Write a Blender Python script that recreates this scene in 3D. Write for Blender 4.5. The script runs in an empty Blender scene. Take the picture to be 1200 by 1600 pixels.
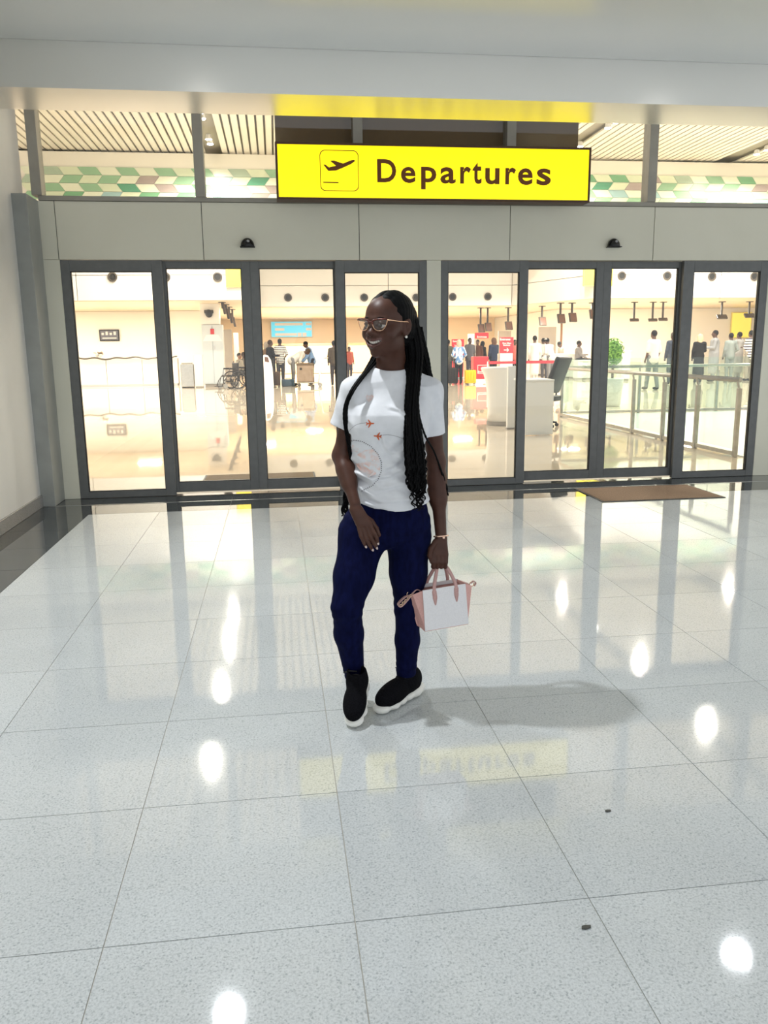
import bpy, bmesh, math, random
import numpy as np
from mathutils import Vector, Matrix
from mathutils.bvhtree import BVHTree

random.seed(7); np.random.seed(7)
SC = bpy.context.scene
COL = SC.collection
PI = math.pi
R = math.radians

# ------------------------------------------------------------------ camera
F_PX, YAW, PITCH, ROLL, CAM_H = 1264.5, .1286, .2001, -.0125, 1.386
_fw = np.array([math.sin(YAW)*math.cos(PITCH), math.cos(YAW)*math.cos(PITCH), -math.sin(PITCH)])
_rt = np.array([math.cos(YAW), -math.sin(YAW), 0.])
_up = np.cross(_rt, _fw)
C_R = math.cos(ROLL)*_rt + math.sin(ROLL)*_up
C_U = -math.sin(ROLL)*_rt + math.cos(ROLL)*_up
CAM = np.array([0, 0, CAM_H])
cam_data = bpy.data.cameras.new('camera')
cam = bpy.data.objects.new('camera', cam_data); COL.objects.link(cam)
cam_data.sensor_fit = 'HORIZONTAL'; cam_data.sensor_width = 36
cam_data.lens = 36*F_PX/1200
cam_data.clip_end = 300
M = Matrix(((C_R[0], C_U[0], -_fw[0], 0), (C_R[1], C_U[1], -_fw[1], 0), (C_R[2], C_U[2], -_fw[2], CAM_H), (0, 0, 0, 1)))
cam.matrix_world = M
SC.camera = cam

def ray(px, py):
    return _fw + C_R*(px-600)/F_PX - C_U*(py-800)/F_PX
def at(px, py, Y):
    d = ray(px, py); return CAM + d*Y/d[1]
def fl(px, py, Z=0.):
    d = ray(px, py); return CAM + d*(Z-CAM_H)/d[2]

# ------------------------------------------------------------------ world, exposure
SC.view_settings.view_transform = 'Standard'
SC.view_settings.look = 'None'
SC.view_settings.exposure = 0.15
SC.view_settings.gamma = 1.0
SC.view_settings.use_curve_mapping = False
SC.cycles.use_denoising = True
SC.cycles.max_bounces = 7
SC.cycles.use_adaptive_sampling = True
SC.cycles.adaptive_threshold = .03
SC.cycles.transparent_max_bounces = 16
SC.cycles.caustics_reflective = False
SC.cycles.caustics_refractive = False
SC.cycles.sample_clamp_indirect = 6.0
world = bpy.data.worlds.new('world'); SC.world = world
world.use_nodes = True
world.node_tree.nodes['Background'].inputs[0].default_value = (.90, .95, 1.0, 1)
world.node_tree.nodes['Background'].inputs[1].default_value = 1.15

def spot(name, loc, energy, color=(1, 1, 1), size=R(120), blend=.6, radius=.06, target=None):
    l = bpy.data.lights.new(name, 'SPOT'); l.energy = energy; l.color = color
    l.spot_size = size; l.spot_blend = blend; l.shadow_soft_size = radius
    o = bpy.data.objects.new(name, l); COL.objects.link(o); o.location = loc
    if target is not None:
        o.rotation_euler = (Vector(target)-Vector(loc)).to_track_quat('-Z', 'Y').to_euler()
    return o
def area(name, loc, energy, color=(1, 1, 1), sx=1, sy=1):
    l = bpy.data.lights.new(name, 'AREA'); l.energy = energy; l.color = color
    l.shape = 'RECTANGLE'; l.size = sx; l.size_y = sy
    o = bpy.data.objects.new(name, l); COL.objects.link(o); o.location = loc
    return o

# ------------------------------------------------------------------ materials
MATS = {}
def mat(name, col=(.8, .8, .8), rough=.5, metal=0., spec=.5, emit=None, es=1., coat=0., sheen=0., alpha=None, sss=0.):
    if name in MATS: return MATS[name]
    m = bpy.data.materials.new(name); m.use_nodes = True
    b = m.node_tree.nodes['Principled BSDF']
    b.inputs['Base Color'].default_value = (*col, 1)
    b.inputs['Roughness'].default_value = rough
    b.inputs['Metallic'].default_value = metal
    b.inputs['Specular IOR Level'].default_value = spec
    b.inputs['Coat Weight'].default_value = coat
    b.inputs['Coat Roughness'].default_value = .1
    b.inputs['Sheen Weight'].default_value = sheen
    b.inputs['Subsurface Weight'].default_value = sss
    if sss: b.inputs['Subsurface Scale'].default_value = .01
    if emit is not None:
        b.inputs['Emission Color'].default_value = (*emit, 1); b.inputs['Emission Strength'].default_value = es
    MATS[name] = m
    return m
def nodes(m):
    nt = m.node_tree
    return nt, nt.nodes, nt.links, nt.nodes['Principled BSDF']
def noisy(name, col, col2, scale=8., rough=.5, detail=4., bump=0., lo=.35, hi=.65, spec=.5, obj_rand=0., metal=0., coat=0., stretch=None):
    """two-tone procedural surface"""
    if name in MATS: return MATS[name]
    m = mat(name, col, rough, metal=metal, spec=spec, coat=coat)
    nt, N, L, b = nodes(m)
    tc = N.new('ShaderNodeTexCoord'); n = N.new('ShaderNodeTexNoise')
    n.inputs['Scale'].default_value = scale; n.inputs['Detail'].default_value = detail
    src = tc.outputs['Object']
    if stretch:
        mp = N.new('ShaderNodeMapping'); mp.inputs['Scale'].default_value = stretch
        L.new(src, mp.inputs[0]); src = mp.outputs[0]
    L.new(src, n.inputs['Vector'])
    r = N.new('ShaderNodeValToRGB')
    r.color_ramp.elements[0].position = lo; r.color_ramp.elements[1].position = hi
    r.color_ramp.elements[0].color = (*col, 1); r.color_ramp.elements[1].color = (*col2, 1)
    L.new(n.outputs['Fac'], r.inputs[0])
    out = r.outputs[0]
    if obj_rand:
        oi = N.new('ShaderNodeObjectInfo'); hs = N.new('ShaderNodeHueSaturation')
        mr = N.new('ShaderNodeMapRange'); mr.inputs[3].default_value = 1-obj_rand; mr.inputs[4].default_value = 1+obj_rand
        L.new(oi.outputs['Random'], mr.inputs[0]); L.new(mr.outputs[0], hs.inputs['Value']); L.new(out, hs.inputs['Color']); out = hs.outputs[0]
    L.new(out, b.inputs['Base Color'])
    if bump:
        bp = N.new('ShaderNodeBump'); bp.inputs['Strength'].default_value = bump; bp.inputs['Distance'].default_value = .01
        L.new(n.outputs['Fac'], bp.inputs['Height']); L.new(bp.outputs[0], b.inputs['Normal'])
    return m
def glass_mat(name, tint=(1, 1, 1), refl=1.0, rough=0.):
    if name in MATS: return MATS[name]
    m = bpy.data.materials.new(name); m.use_nodes = True
    nt = m.node_tree; N, L = nt.nodes, nt.links
    for n in list(N): N.remove(n)
    o = N.new('ShaderNodeOutputMaterial'); t = N.new('ShaderNodeBsdfTransparent'); g = N.new('ShaderNodeBsdfGlossy')
    lw = N.new('ShaderNodeLayerWeight'); lw.inputs[0].default_value = .5
    pw = N.new('ShaderNodeMath'); pw.operation = 'POWER'; pw.inputs[1].default_value = 5
    fr = N.new('ShaderNodeMath'); fr.operation = 'MULTIPLY_ADD'; fr.inputs[1].default_value = .96; fr.inputs[2].default_value = .04
    L.new(lw.outputs['Facing'], pw.inputs[0]); L.new(pw.outputs[0], fr.inputs[0])
    mul = N.new('ShaderNodeMath'); mul.operation = 'MULTIPLY'; mul.inputs[1].default_value = refl
    mx = N.new('ShaderNodeMixShader')
    t.inputs[0].default_value = (*tint, 1); g.inputs['Roughness'].default_value = rough
    L.new(fr.outputs[0], mul.inputs[0]); L.new(mul.outputs[0], mx.inputs[0]); L.new(t.outputs[0], mx.inputs[1]); L.new(g.outputs[0], mx.inputs[2])
    L.new(mx.outputs[0], o.inputs[0])
    MATS[name] = m
    return m

# ------------------------------------------------------------------ object helpers
def tag(o, label=None, cat=None, group=None, kind=None):
    if label: o['label'] = label
    if cat: o['category'] = cat
    if group: o['group'] = group
    if kind: o['kind'] = kind
    return o
def empty(name, loc=(0, 0, 0), label=None, cat=None, group=None, rz=0., kind=None):
    o = bpy.data.objects.new(name, None); COL.objects.link(o)
    o.location = loc; o.rotation_euler = (0, 0, rz); o.empty_display_size = .1
    return tag(o, label, cat, group, kind)
def link_mesh(name, me, m=None, parent=None, loc=None, smooth=False):
    o = bpy.data.objects.new(name, me); COL.objects.link(o)
    if m is not None and not me.materials: me.materials.append(m)
    if parent is not None: o.parent = parent
    if loc is not None: o.location = loc
    if smooth:
        me.polygons.foreach_set('use_smooth', [True]*len(me.polygons))
    return o
class MB:
    """collects shapes for ONE mesh"""
    def __init__(s): s.bm = bmesh.new()
    def box(s, c, d, rz=0., bev=0., rot=None):
        r = bmesh.ops.create_cube(s.bm, size=1.)
        vs = r['verts']
        bmesh.ops.scale(s.bm, vec=d, verts=vs)
        if bev:
            es = list({e for v in vs for e in v.link_edges})
            rr = bmesh.ops.bevel(s.bm, geom=es, offset=bev, segments=2, affect='EDGES', profile=.5)
            vs = list({v for f in rr['faces'] for v in f.verts} | {v for v in vs if v.is_valid})
        if rot is not None: bmesh.ops.rotate(s.bm, cent=(0, 0, 0), matrix=rot, verts=vs)
        elif rz: bmesh.ops.rotate(s.bm, cent=(0, 0, 0), matrix=Matrix.Rotation(rz, 3, 'Z'), verts=vs)
        bmesh.ops.translate(s.bm, vec=c, verts=vs)
        return s
    def b2(s, x0, x1, y0, y1, z0, z1, bev=0.):
        return s.box(((x0+x1)/2, (y0+y1)/2, (z0+z1)/2), (abs(x1-x0), abs(y1-y0), abs(z1-z0)), bev=bev)
    def tube(s, pts, r, seg=8, cap=True):
        pts = [Vector(p) for p in pts]; n = len(pts)
        rad = r if hasattr(r, '__len__') else [r]*n
        rings = []; prev = None
        for i, p in enumerate(pts):
            t = (pts[min(i+1, n-1)]-pts[max(i-1, 0)])
            if t.length < 1e-9: t = Vector((0, 0, 1))
            t.normalize()
            if prev is None:
                a = Vector((0, 0, 1)) if abs(t.z) < .9 else Vector((1, 0, 0))
                u = t.cross(a).normalized()
            else:
                u = (prev - t*prev.dot(t)); u = u.normalized() if u.length > 1e-6 else t.orthogonal().normalized()
            prev = u; w = t.cross(u)
            rings.append([s.bm.verts.new(p+(u*math.cos(2*PI*k/seg)+w*math.sin(2*PI*k/seg))*rad[i]) for k in range(seg)])
        for a, b in zip(rings, rings[1:]):
            for k in range(seg): s.bm.faces.new((a[k], a[(k+1) % seg], b[(k+1) % seg], b[k]))
        if cap:
            s.bm.faces.new(list(reversed(rings[0]))); s.bm.faces.new(rings[-1])
        return s
    def lathe(s, prof, c=(0, 0, 0), seg=20, rot=None):
        """prof: list of (radius, z)"""
        c = Vector(c); rings = []
        for (r, z) in prof:
            ring = []
            for k in range(seg):
                v = Vector((r*math.cos(2*PI*k/seg), r*math.sin(2*PI*k/seg), z))
                if rot is not None: v = rot @ v
                ring.append(s.bm.verts.new(v+c))
            rings.append(ring)
        for a, b in zip(rings, rings[1:]):
            for k in range(seg): s.bm.faces.new((a[k], a[(k+1) % seg], b[(k+1) % seg], b[k]))
        s.bm.faces.new(list(reversed(rings[0]))); s.bm.faces.new(rings[-1])
        return s
    def prism(s, pts, h, axis='Z'):
        """polygon (3D points) extruded by vector h"""
        vs = [s.bm.verts.new(p) for p in pts]; h = Vector(h)
        ws = [s.bm.verts.new(Vector(p)+h) for p in pts]
        n = len(vs)
        s.bm.faces.new(list(reversed(vs))); s.bm.faces.new(ws)
        for k in range(n): s.bm.faces.new((vs[k], vs[(k+1) % n], ws[(k+1) % n], ws[k]))
        return s
    def ball(s, c, r, u=14, v=10, rot=None):
        rr = bmesh.ops.create_uvsphere(s.bm, u_segments=u, v_segments=v, radius=1.)
        vs = rr['verts']
        bmesh.ops.scale(s.bm, vec=r if hasattr(r, '__len__') else (r, r, r), verts=vs)
        if rot is not None: bmesh.ops.rotate(s.bm, cent=(0, 0, 0), matrix=rot, verts=vs)
        bmesh.ops.translate(s.bm, vec=c, verts=vs)
        return s
    def mesh(s, name='mesh'):
        bmesh.ops.recalc_face_normals(s.bm, faces=s.bm.faces)
        me = bpy.data.meshes.new(name); s.bm.to_mesh(me); s.bm.free(); return me
    def build(s, name, m, parent=None, smooth=False, loc=None):
        return link_mesh(name, s.mesh(name), m, parent, loc, smooth)
def text_mesh(txt, size, name='text', space=1., bold=0., extrude=.004):
    cu = bpy.data.curves.new(name, 'FONT'); cu.body = txt; cu.size = size; cu.extrude = extrude
    cu.space_character = space; cu.offset = bold; cu.align_x = 'CENTER'; cu.align_y = 'CENTER'
    cu.resolution_u = 4
    o = bpy.data.objects.new(name, cu); COL.objects.link(o)
    dg = bpy.context.evaluated_depsgraph_get()
    me = bpy.data.meshes.new_from_object(o.evaluated_get(dg))
    bpy.data.objects.remove(o); bpy.data.curves.remove(cu)
    return me
def copy_tree(o, parent=None):
    c = o.copy(); COL.objects.link(c)
    if parent is not None: c.parent = parent
    for ch in o.children: copy_tree(ch, c)
    return c

# ------------------------------------------------------------------ signed-distance modelling (for bodies, clothes, shoes)
class SDF:
    def __init__(s): s.pr = []; s.o = np.zeros(3); s.m = np.eye(3); s.post = None
    def frame(s, o=(0, 0, 0), m=None):
        s.o = np.array(o, float); s.m = np.eye(3) if m is None else np.array(m, float); return s
    def _w(s, p): return s.o + s.m @ np.array(p, float)
    def cone(s, a, b, ra, rb, k=.02, op='add', flat=None):
        """tapered capsule; flat=(dir, factor): squash along a world direction"""
        a = s._w(a); b = s._w(b)
        s.pr.append(('c', a, b, ra, rb, k, op, (a+b)/2, np.linalg.norm(b-a)/2+max(ra, rb), flat)); return s
    def ell(s, c, r, rot=None, k=.02, op='add'):
        m = s.m if rot is None else s.m @ np.array(rot)
        r = np.array(r, float) if hasattr(r, '__len__') else np.array([r]*3, float)
        c = s._w(c)
        s.pr.append(('e', c, r, m, None, k, op, c, r.max())); return s
    def box(s, c, d, rot=None, rnd=.01, k=.02, op='add'):
        m = s.m if rot is None else s.m @ np.array(rot)
        c = s._w(c); d = np.array(d, float)/2
        s.pr.append(('b', c, d, m, rnd, k, op, c, np.linalg.norm(d))); return s
    def half(s, c, n, k=.005):
        """keep the side where (p-c).n < 0"""
        n = s.m @ np.array(n, float); n = n/np.linalg.norm(n)
        s.pr.append(('h', s._w(c), n, None, None, k, 'int', None, None)); return s
    def inter(s, fn):
        s.pr.append(('f', fn, None, None, None, 0, 'max', None, None)); return s
    @staticmethod
    def _d(q, P):
        t = q[0]
        if t == 'c':
            a, b, ra, rb = q[1:5]; flat = q[9]
            if flat is not None:
                n = np.array(flat[0], float); n /= np.linalg.norm(n)
                pa = P-a; pa = pa + np.outer(pa@n, n)*(flat[1]-1)
                ba = b-a; ba = ba + n*(ba@n)*(flat[1]-1)
            else:
                pa = P-a; ba = b-a
            L = ba@ba
            h = np.clip(pa@ba/max(L, 1e-12), 0, 1)
            v = pa - h[:, None]*ba
            return np.sqrt((v*v).sum(1)) - (ra+(rb-ra)*h)
        if t == 'e':
            l = (P-q[1])@q[3]; r = q[2]
            k0 = np.sqrt(((l/r)**2).sum(1)); k1 = np.sqrt(((l/(r*r))**2).sum(1))
            return np.where(k1 > 1e-9, k0*(k0-1)/np.maximum(k1, 1e-9), -r.min())
        if t == 'b':
            l = np.abs((P-q[1])@q[3]) - q[2] + q[4]
            return np.sqrt((np.maximum(l, 0)**2).sum(1)) + np.minimum(l.max(1), 0) - q[4]
        if t == 'h': return (P-q[1])@q[2]
        if t == 'f': return q[1](P)
    def ev(s, P, prims=None):
        d = np.full(len(P), 1e3)
        for q in (s.pr if prims is None else prims):
            e = s._d(q, P); k = q[5]; op = q[6]
            if op == 'add':
                if k > 0:
                    h = np.maximum(k-np.abs(d-e), 0)/k; d = np.minimum(d, e)-h*h*k*.25
                else: d = np.minimum(d, e)
            elif op == 'sub':
                e = -e
                if k > 0:
                    h = np.maximum(k-np.abs(d-e), 0)/k; d = np.maximum(d, e)+h*h*k*.25
                else: d = np.maximum(d, e)
            elif op == 'int':
                h = np.maximum(k-np.abs(d-e), 0)/k; d = np.maximum(d, e)+h*h*k*.25
            else: d = np.maximum(d, e)
        if s.post is not None: d = d + s.post(P)
        return d
    def mesh(s, name, vox, N=24, pad=.02):
        lo = np.full(3, 1e9); hi = -lo
        for q in s.pr:
            if q[6] == 'add':
                lo = np.minimum(lo, q[7]-q[8]); hi = np.maximum(hi, q[7]+q[8])
        lo -= pad; hi += pad
        nb = np.ceil((hi-lo)/(vox*N)).astype(int)
        bs = vox*N; hd = bs*math.sqrt(3)/2
        g = np.stack(np.meshgrid(*[np.arange(n) for n in nb], indexing='ij'), -1).reshape(-1, 3)
        cen = lo + (g+.5)*bs
        dc = s.ev(cen)
        act = g[np.abs(dc) < hd*1.5+.01]
        dim = nb*N+4
        def gid(c): return ((c[..., 0]+1)*dim[1]+(c[..., 1]+1))*dim[2]+(c[..., 2]+1)
        r1 = np.arange(N+1)
        lp = np.stack(np.meshgrid(r1, r1, r1, indexing='ij'), -1).reshape(-1, 3)
        VI, VP, Q = [], [], []
        corners = [(i, j, k) for i in (0, 1) for j in (0, 1) for k in (0, 1)]
        edges = [(a, b) for ai, a in enumerate(corners) for b in corners[ai+1:] if sum(abs(x-y) for x, y in zip(a, b)) == 1]
        for bl in act:
            o = bl*N
            cb = lo+(o+N/2)*vox
            pr = [q for q in s.pr if q[7] is None or np.linalg.norm(cb-q[7]) < q[8]+hd*1.15+q[5]+.012]
            if not any(q[6] == 'add' for q in pr): continue
            P = lo + (lp+o)*vox
            d = s.ev(P, pr).reshape(N+1, N+1, N+1)
            ins = d < 0
            if ins.all() or not ins.any(): continue
            acc = np.zeros((N, N, N, 3)); cnt = np.zeros((N, N, N))
            for a, b in edges:
                da = d[a[0]:a[0]+N, a[1]:a[1]+N, a[2]:a[2]+N]; db = d[b[0]:b[0]+N, b[1]:b[1]+N, b[2]:b[2]+N]
                x = (da < 0) != (db < 0)
                t = np.where(x, da/np.where(x, da-db, 1), 0)
                for c in range(3):
                    acc[..., c] += np.where(x, a[c]+(b[c]-a[c])*t, 0)
                cnt += x
            idx = np.argwhere(cnt > 0)
            if len(idx) == 0: continue
            pos = acc[cnt > 0]/cnt[cnt > 0][:, None]
            VI.append(gid(idx+o)); VP.append(lo+(idx+o+pos)*vox)
            for ax in range(3):
                sl = [slice(0, N)]*3; sh = list(sl); sh[ax] = slice(1, N+1)
                A = ins[tuple(sl)]; B = ins[tuple(sh)]
                e1, e2 = [np.eye(3, dtype=int)[(ax+1) % 3], np.eye(3, dtype=int)[(ax+2) % 3]]
                for flip in (False, True):
                    w = np.argwhere(A & ~B if not flip else ~A & B)+o
                    if len(w) == 0: continue
                    q = np.stack([gid(w-e1-e2), gid(w-e2), gid(w), gid(w-e1)], 1)
                    Q.append(q[:, ::-1] if flip else q)
        VI = np.concatenate(VI); VP = np.concatenate(VP); Q = np.concatenate(Q)
        u, first = np.unique(VI, return_index=True); VP = VP[first]
        k = np.searchsorted(u, Q); k = np.minimum(k, len(u)-1)
        ok = (u[k] == Q).all(1); F = k[ok]
        me = bpy.data.meshes.new(name)
        me.vertices.add(len(VP)); me.vertices.foreach_set('co', VP.astype(np.float32).ravel())
        me.loops.add(len(F)*4); me.loops.foreach_set('vertex_index', F.astype(np.int32).ravel())
        me.polygons.add(len(F)); me.polygons.foreach_set('loop_start', np.arange(0, len(F)*4, 4, dtype=np.int32))
        me.update(calc_edges=True)
        me.polygons.foreach_set('use_smooth', [True]*len(F))
        me.validate()
        return me
def build_sdf(s, name, vox, m, parent=None, N=24, smooth=0):
    me = s.mesh(name, vox, N)
    if smooth:
        bm = bmesh.new(); bm.from_mesh(me)
        for _ in range(smooth): bmesh.ops.smooth_vert(bm, verts=bm.verts, factor=.5, use_axis_x=True, use_axis_y=True, use_axis_z=True)
        bm.to_mesh(me); bm.free()
        me.polygons.foreach_set('use_smooth', [True]*len(me.polygons))
    return link_mesh(name, me, m, parent)
def rotz(a): return np.array([[math.cos(a), -math.sin(a), 0], [math.sin(a), math.cos(a), 0], [0, 0, 1]])
def rotx(a): return np.array([[1, 0, 0], [0, math.cos(a), -math.sin(a)], [0, math.sin(a), math.cos(a)]])
def roty(a): return np.array([[math.cos(a), 0, math.sin(a)], [0, 1, 0], [-math.sin(a), 0, math.cos(a)]])
def loft_fn(secs, o, m, ztop=None, zbot=None, power=2.3):
    """secs: (z, cx, cy, half_width, half_depth) in the local frame; returns a distance function"""
    S = np.array(sorted(secs), float); m = np.array(m, float); o = np.array(o, float)
    z0 = S[0, 0] if zbot is None else zbot; z1 = S[-1, 0] if ztop is None else ztop
    def smooth(z, c):
        # monotone-ish cubic through the sections
        return np.interp(z, S[:, 0], S[:, c])
    def fn(P):
        l = (P-o)@m; z = l[:, 2]
        cx, cy, a, b = (smooth(z, c) for c in (1, 2, 3, 4))
        q = (np.abs((l[:, 0]-cx)/a)**power+np.abs((l[:, 1]-cy)/b)**power)**(1/power)
        d = (q-1)*np.minimum(a, b)
        return np.maximum(np.maximum(d, z-z1), z0-z)
    return fn
def add_fn(s, fn, c, r, k=.02, op='add'):
    s.pr.append(('f', fn, None, None, None, k, op, np.array(c, float), r)); return s
# ================================================================== lights
WARM = (1.0, .92, .80)
D = 7.956           # plane of the door wall
HC = 3.52           # lobby ceiling
HH = 8.0            # hall ceiling
LOBBY_SPOTS = [(-.53, 5.3), (3.52, 5.3), (-.62, 3.1), (3.52, 3.1), (-.53, .7), (3.52, .7), (-.53, -1.6), (3.52, -1.6), (7.6, 5.3), (7.6, 3.1)]  # the rear pair behind the camera is added as unseen fill
for i, (x, y) in enumerate(LOBBY_SPOTS):
    key = (i == 2)
    spot('lobby_beam', (x, y, HC-.03), 230 if key else 128 if y > 5 else 34, (.93, .97, 1.0), R(135), .7, .04 if key else .09, (x, y, 0) if not key else (x+.45, y-.05, 0))
HALL_ROWS = [-1.8, 10.2, 16.8]
HALL_Y = [17.4, 21.1, 24.8, 27.7]
for x in HALL_ROWS:
    for y in HALL_Y:
        spot('hall_beam', (x, y, HH-.25), 1350, WARM, R(160), .5, .07)
UNDER = [(-9.5, 33.5), (-5.2, 33.5), (-.6, 39), (4.2, 39), (9, 39), (12.6, 34), (17.5, 33.5), (2, 45), (8, 45)]
for x, y in UNDER:
    area('low_ceiling_beam', (x, y, 3.06), 345, WARM, .9, .3)

# ================================================================== materials of the setting
def granite(name, base, speck, dark, rough=.12, rnd=.03, spec=.5):
    if name in MATS: return MATS[name]
    m = mat(name, base, rough, spec=spec); nt, N, L, b = nodes(m)
    tc = N.new('ShaderNodeTexCoord')
    geo = N.new('ShaderNodeNewGeometry')
    n1 = N.new('ShaderNodeTexNoise'); n1.inputs['Scale'].default_value = 150; n1.inputs['Detail'].default_value = 3; n1.inputs['Roughness'].default_value = .75
    n2 = N.new('ShaderNodeTexNoise'); n2.inputs['Scale'].default_value = 2.2; n2.inputs['Detail'].default_value = 3
    n3 = N.new('ShaderNodeTexVoronoi'); n3.inputs['Scale'].default_value = 240
    for n in (n1, n2, n3): L.new(geo.outputs['Position'], n.inputs['Vector'])
    r1 = N.new('ShaderNodeValToRGB')
    e = r1.color_ramp.elements; e[0].position = .33; e[0].color = (*speck, 1); e[1].position = .56; e[1].color = (*base, 1)
    L.new(n1.outputs['Fac'], r1.inputs[0])
    r2 = N.new('ShaderNodeValToRGB'); e = r2.color_ramp.elements
    e[0].position = .0; e[0].color = (*dark, 1); e[1].position = .16; e[1].color = (1, 1, 1, 1)
    sepc = N.new('ShaderNodeSeparateColor'); L.new(n3.outputs['Color'], sepc.inputs[0]); L.new(sepc.outputs[0], r2.inputs[0])
    mx = N.new('ShaderNodeMix'); mx.data_type = 'RGBA'; mx.blend_type = 'MULTIPLY'; mx.inputs[0].default_value = .8
    L.new(r1.outputs[0], mx.inputs[6]); L.new(r2.outputs[0], mx.inputs[7])
    oi = N.new('ShaderNodeObjectInfo'); hs = N.new('ShaderNodeHueSaturation')
    mr = N.new('ShaderNodeMapRange'); mr.inputs[3].default_value = 1-rnd; mr.inputs[4].default_value = 1+rnd
    ad = N.new('ShaderNodeMath'); ad.operation = 'MULTIPLY_ADD'; ad.inputs[1].default_value = .16; ad.inputs[2].default_value = -.08
    ad2 = N.new('ShaderNodeMath'); ad2.operation = 'ADD'
    L.new(oi.outputs['Random'], mr.inputs[0]); L.new(n2.outputs['Fac'], ad.inputs[0]); L.new(ad.outputs[0], ad2.inputs[0]); L.new(mr.outputs[0], ad2.inputs[1])
    L.new(ad2.outputs[0], hs.inputs['Value']); L.new(mx.outputs[2], hs.inputs['Color']); L.new(hs.outputs[0], b.inputs['Base Color'])
    return m
M_TILE = granite('light_granite', (.585, .61, .615), (.42, .445, .455), (.62, .64, .65), rough=.05, rnd=.03)
M_BORDER = granite('dark_granite', (.060, .068, .072), (.024, .027, .03), (.4, .4, .4), rough=.025, rnd=.05)
M_GROUT = noisy('grout', (.44, .42, .37), (.52, .50, .45), 30, .7)
M_WALL = noisy('wall_paint', (.74, .72, .67), (.77, .75, .70), 3, .55)
M_SKIRT = granite('skirting_granite', (.34, .33, .31), (.22, .21, .2), (.5, .5, .5), rough=.25)
M_CEIL = noisy('ceiling_metal', (.74, .76, .74), (.77, .78, .76), 1.2, .26, metal=.35)
M_SOFFIT = noisy('soffit_metal', (.80, .79, .75), (.82, .81, .77), 1.2, .30, metal=.8)
M_PANEL = noisy('header_panel_metal', (.77, .745, .61), (.80, .775, .64), 2, .38, spec=.5)
M_FRAME = noisy('grey_aluminium', (.135, .139, .136), (.155, .159, .155), 14, .38, spec=.5)
M_GASKET = mat('black_gasket', (.012, .012, .012), .6)
M_MULL = noisy('mullion_metal', (.34, .32, .27), (.37, .35, .30), 9, .45)
M_COLUMN = noisy('column_cladding', (.30, .31, .29), (.34, .35, .33), 6, .4)
M_GLASS = glass_mat('door_glass', (.97, .975, .96), .8)
M_STEEL = noisy('brushed_steel', (.55, .54, .50), (.62, .61, .57), 20, .28, metal=.9)
M_SIGNDARK = mat('sign_brown', (.065, .024, .008), .5)

# ================================================================== lobby shell
XL, XR, YB = -2.165, 9.5, -2.6
def structure(name, mb, m, kind='structure', **k):
    o = mb.build(name, m, **k); o['kind'] = kind; return o
floor = structure('floor', MB().b2(XL-.2, XR+.2, YB, D+.35, -.12, -.004), M_GROUT)
TX0, TY0, TS = -1.658, 7.151, .6
tm = MB().b2(.0015, TS-.0015, .0015, TS-.0015, -.012, 0).mesh('tile'); tm.materials.append(M_TILE)
for i in range(15):
    for j in range(12):
        link_mesh('tile', tm, None, floor, (TX0+i*TS, TY0-(j+1)*TS, 0))
bt = MB().b2(.0015, XL*-1+TX0-.017, .0015, TS-.0015, -.012, 0).mesh('border_tile'); bt.materials.append(M_BORDER)
for j in range(12): link_mesh('border_tile', bt, None, floor, (XL+.015, TY0-(j+1)*TS, 0))
dt = MB().b2(.001, 1.2-.001, .0015, .449-.0015, -.012, 0).mesh('border_tile'); dt.materials.append(M_BORDER)
link_mesh('border_tile', MB().b2(XL+.015, TX0-.0015, TY0, TY0+.449, -.012, 0).mesh('border_tile'), M_BORDER, floor)
for i in range(8): link_mesh('border_tile', dt, None, floor, (TX0+i*1.2, TY0, 0))
ts = MB().b2(.001, 1.2-.001, 0, D+.1-TY0-.462, -.012, 0).mesh('threshold_slab'); ts.materials.append(M_BORDER)
for i in range(-1, 8): link_mesh('threshold_slab', ts, None, floor, (TX0+i*1.2 if i >= 0 else TX0-1.2+.5, TY0+.460, 0) if i >= 0 else (TX0-1.2, TY0+.460, 0))
structure('trim_1', MB().b2(XL, XR, TY0+.4495, TY0+.4595, -.011, .0015), M_STEEL)

structure('wall_left', MB().b2(XL-.2, XL-.004, YB, 7.60, 0, HC+.5).b2(XL-.2, XL-.004, 7.60, D, 2.712, HC+.5), M_WALL)
structure('baseboard_left', MB().b2(XL-.003, XL+.014, YB, 7.60, .001, .112, bev=.003), M_SKIRT)
structure('trim_2', MB().b2(XL-.2, -2.047, 7.602, D-.002, .001, 2.71, bev=.004), M_COLUMN)       # clad column in the corner
structure('ceiling', MB().b2(XL-.2, XR, YB, 6.44, HC, HC+.1), M_CEIL)
SOF_Z = 3.212
structure('trim_3', MB().b2(XL-.2, XR, 6.442, 7.0, SOF_Z, HC+.1), M_SOFFIT)                       # dropped soffit
structure('ceiling_slot', MB().b2(XL-.2, XR, 7.002, D+.2, 3.95, 4.0), M_WALL)
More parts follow.
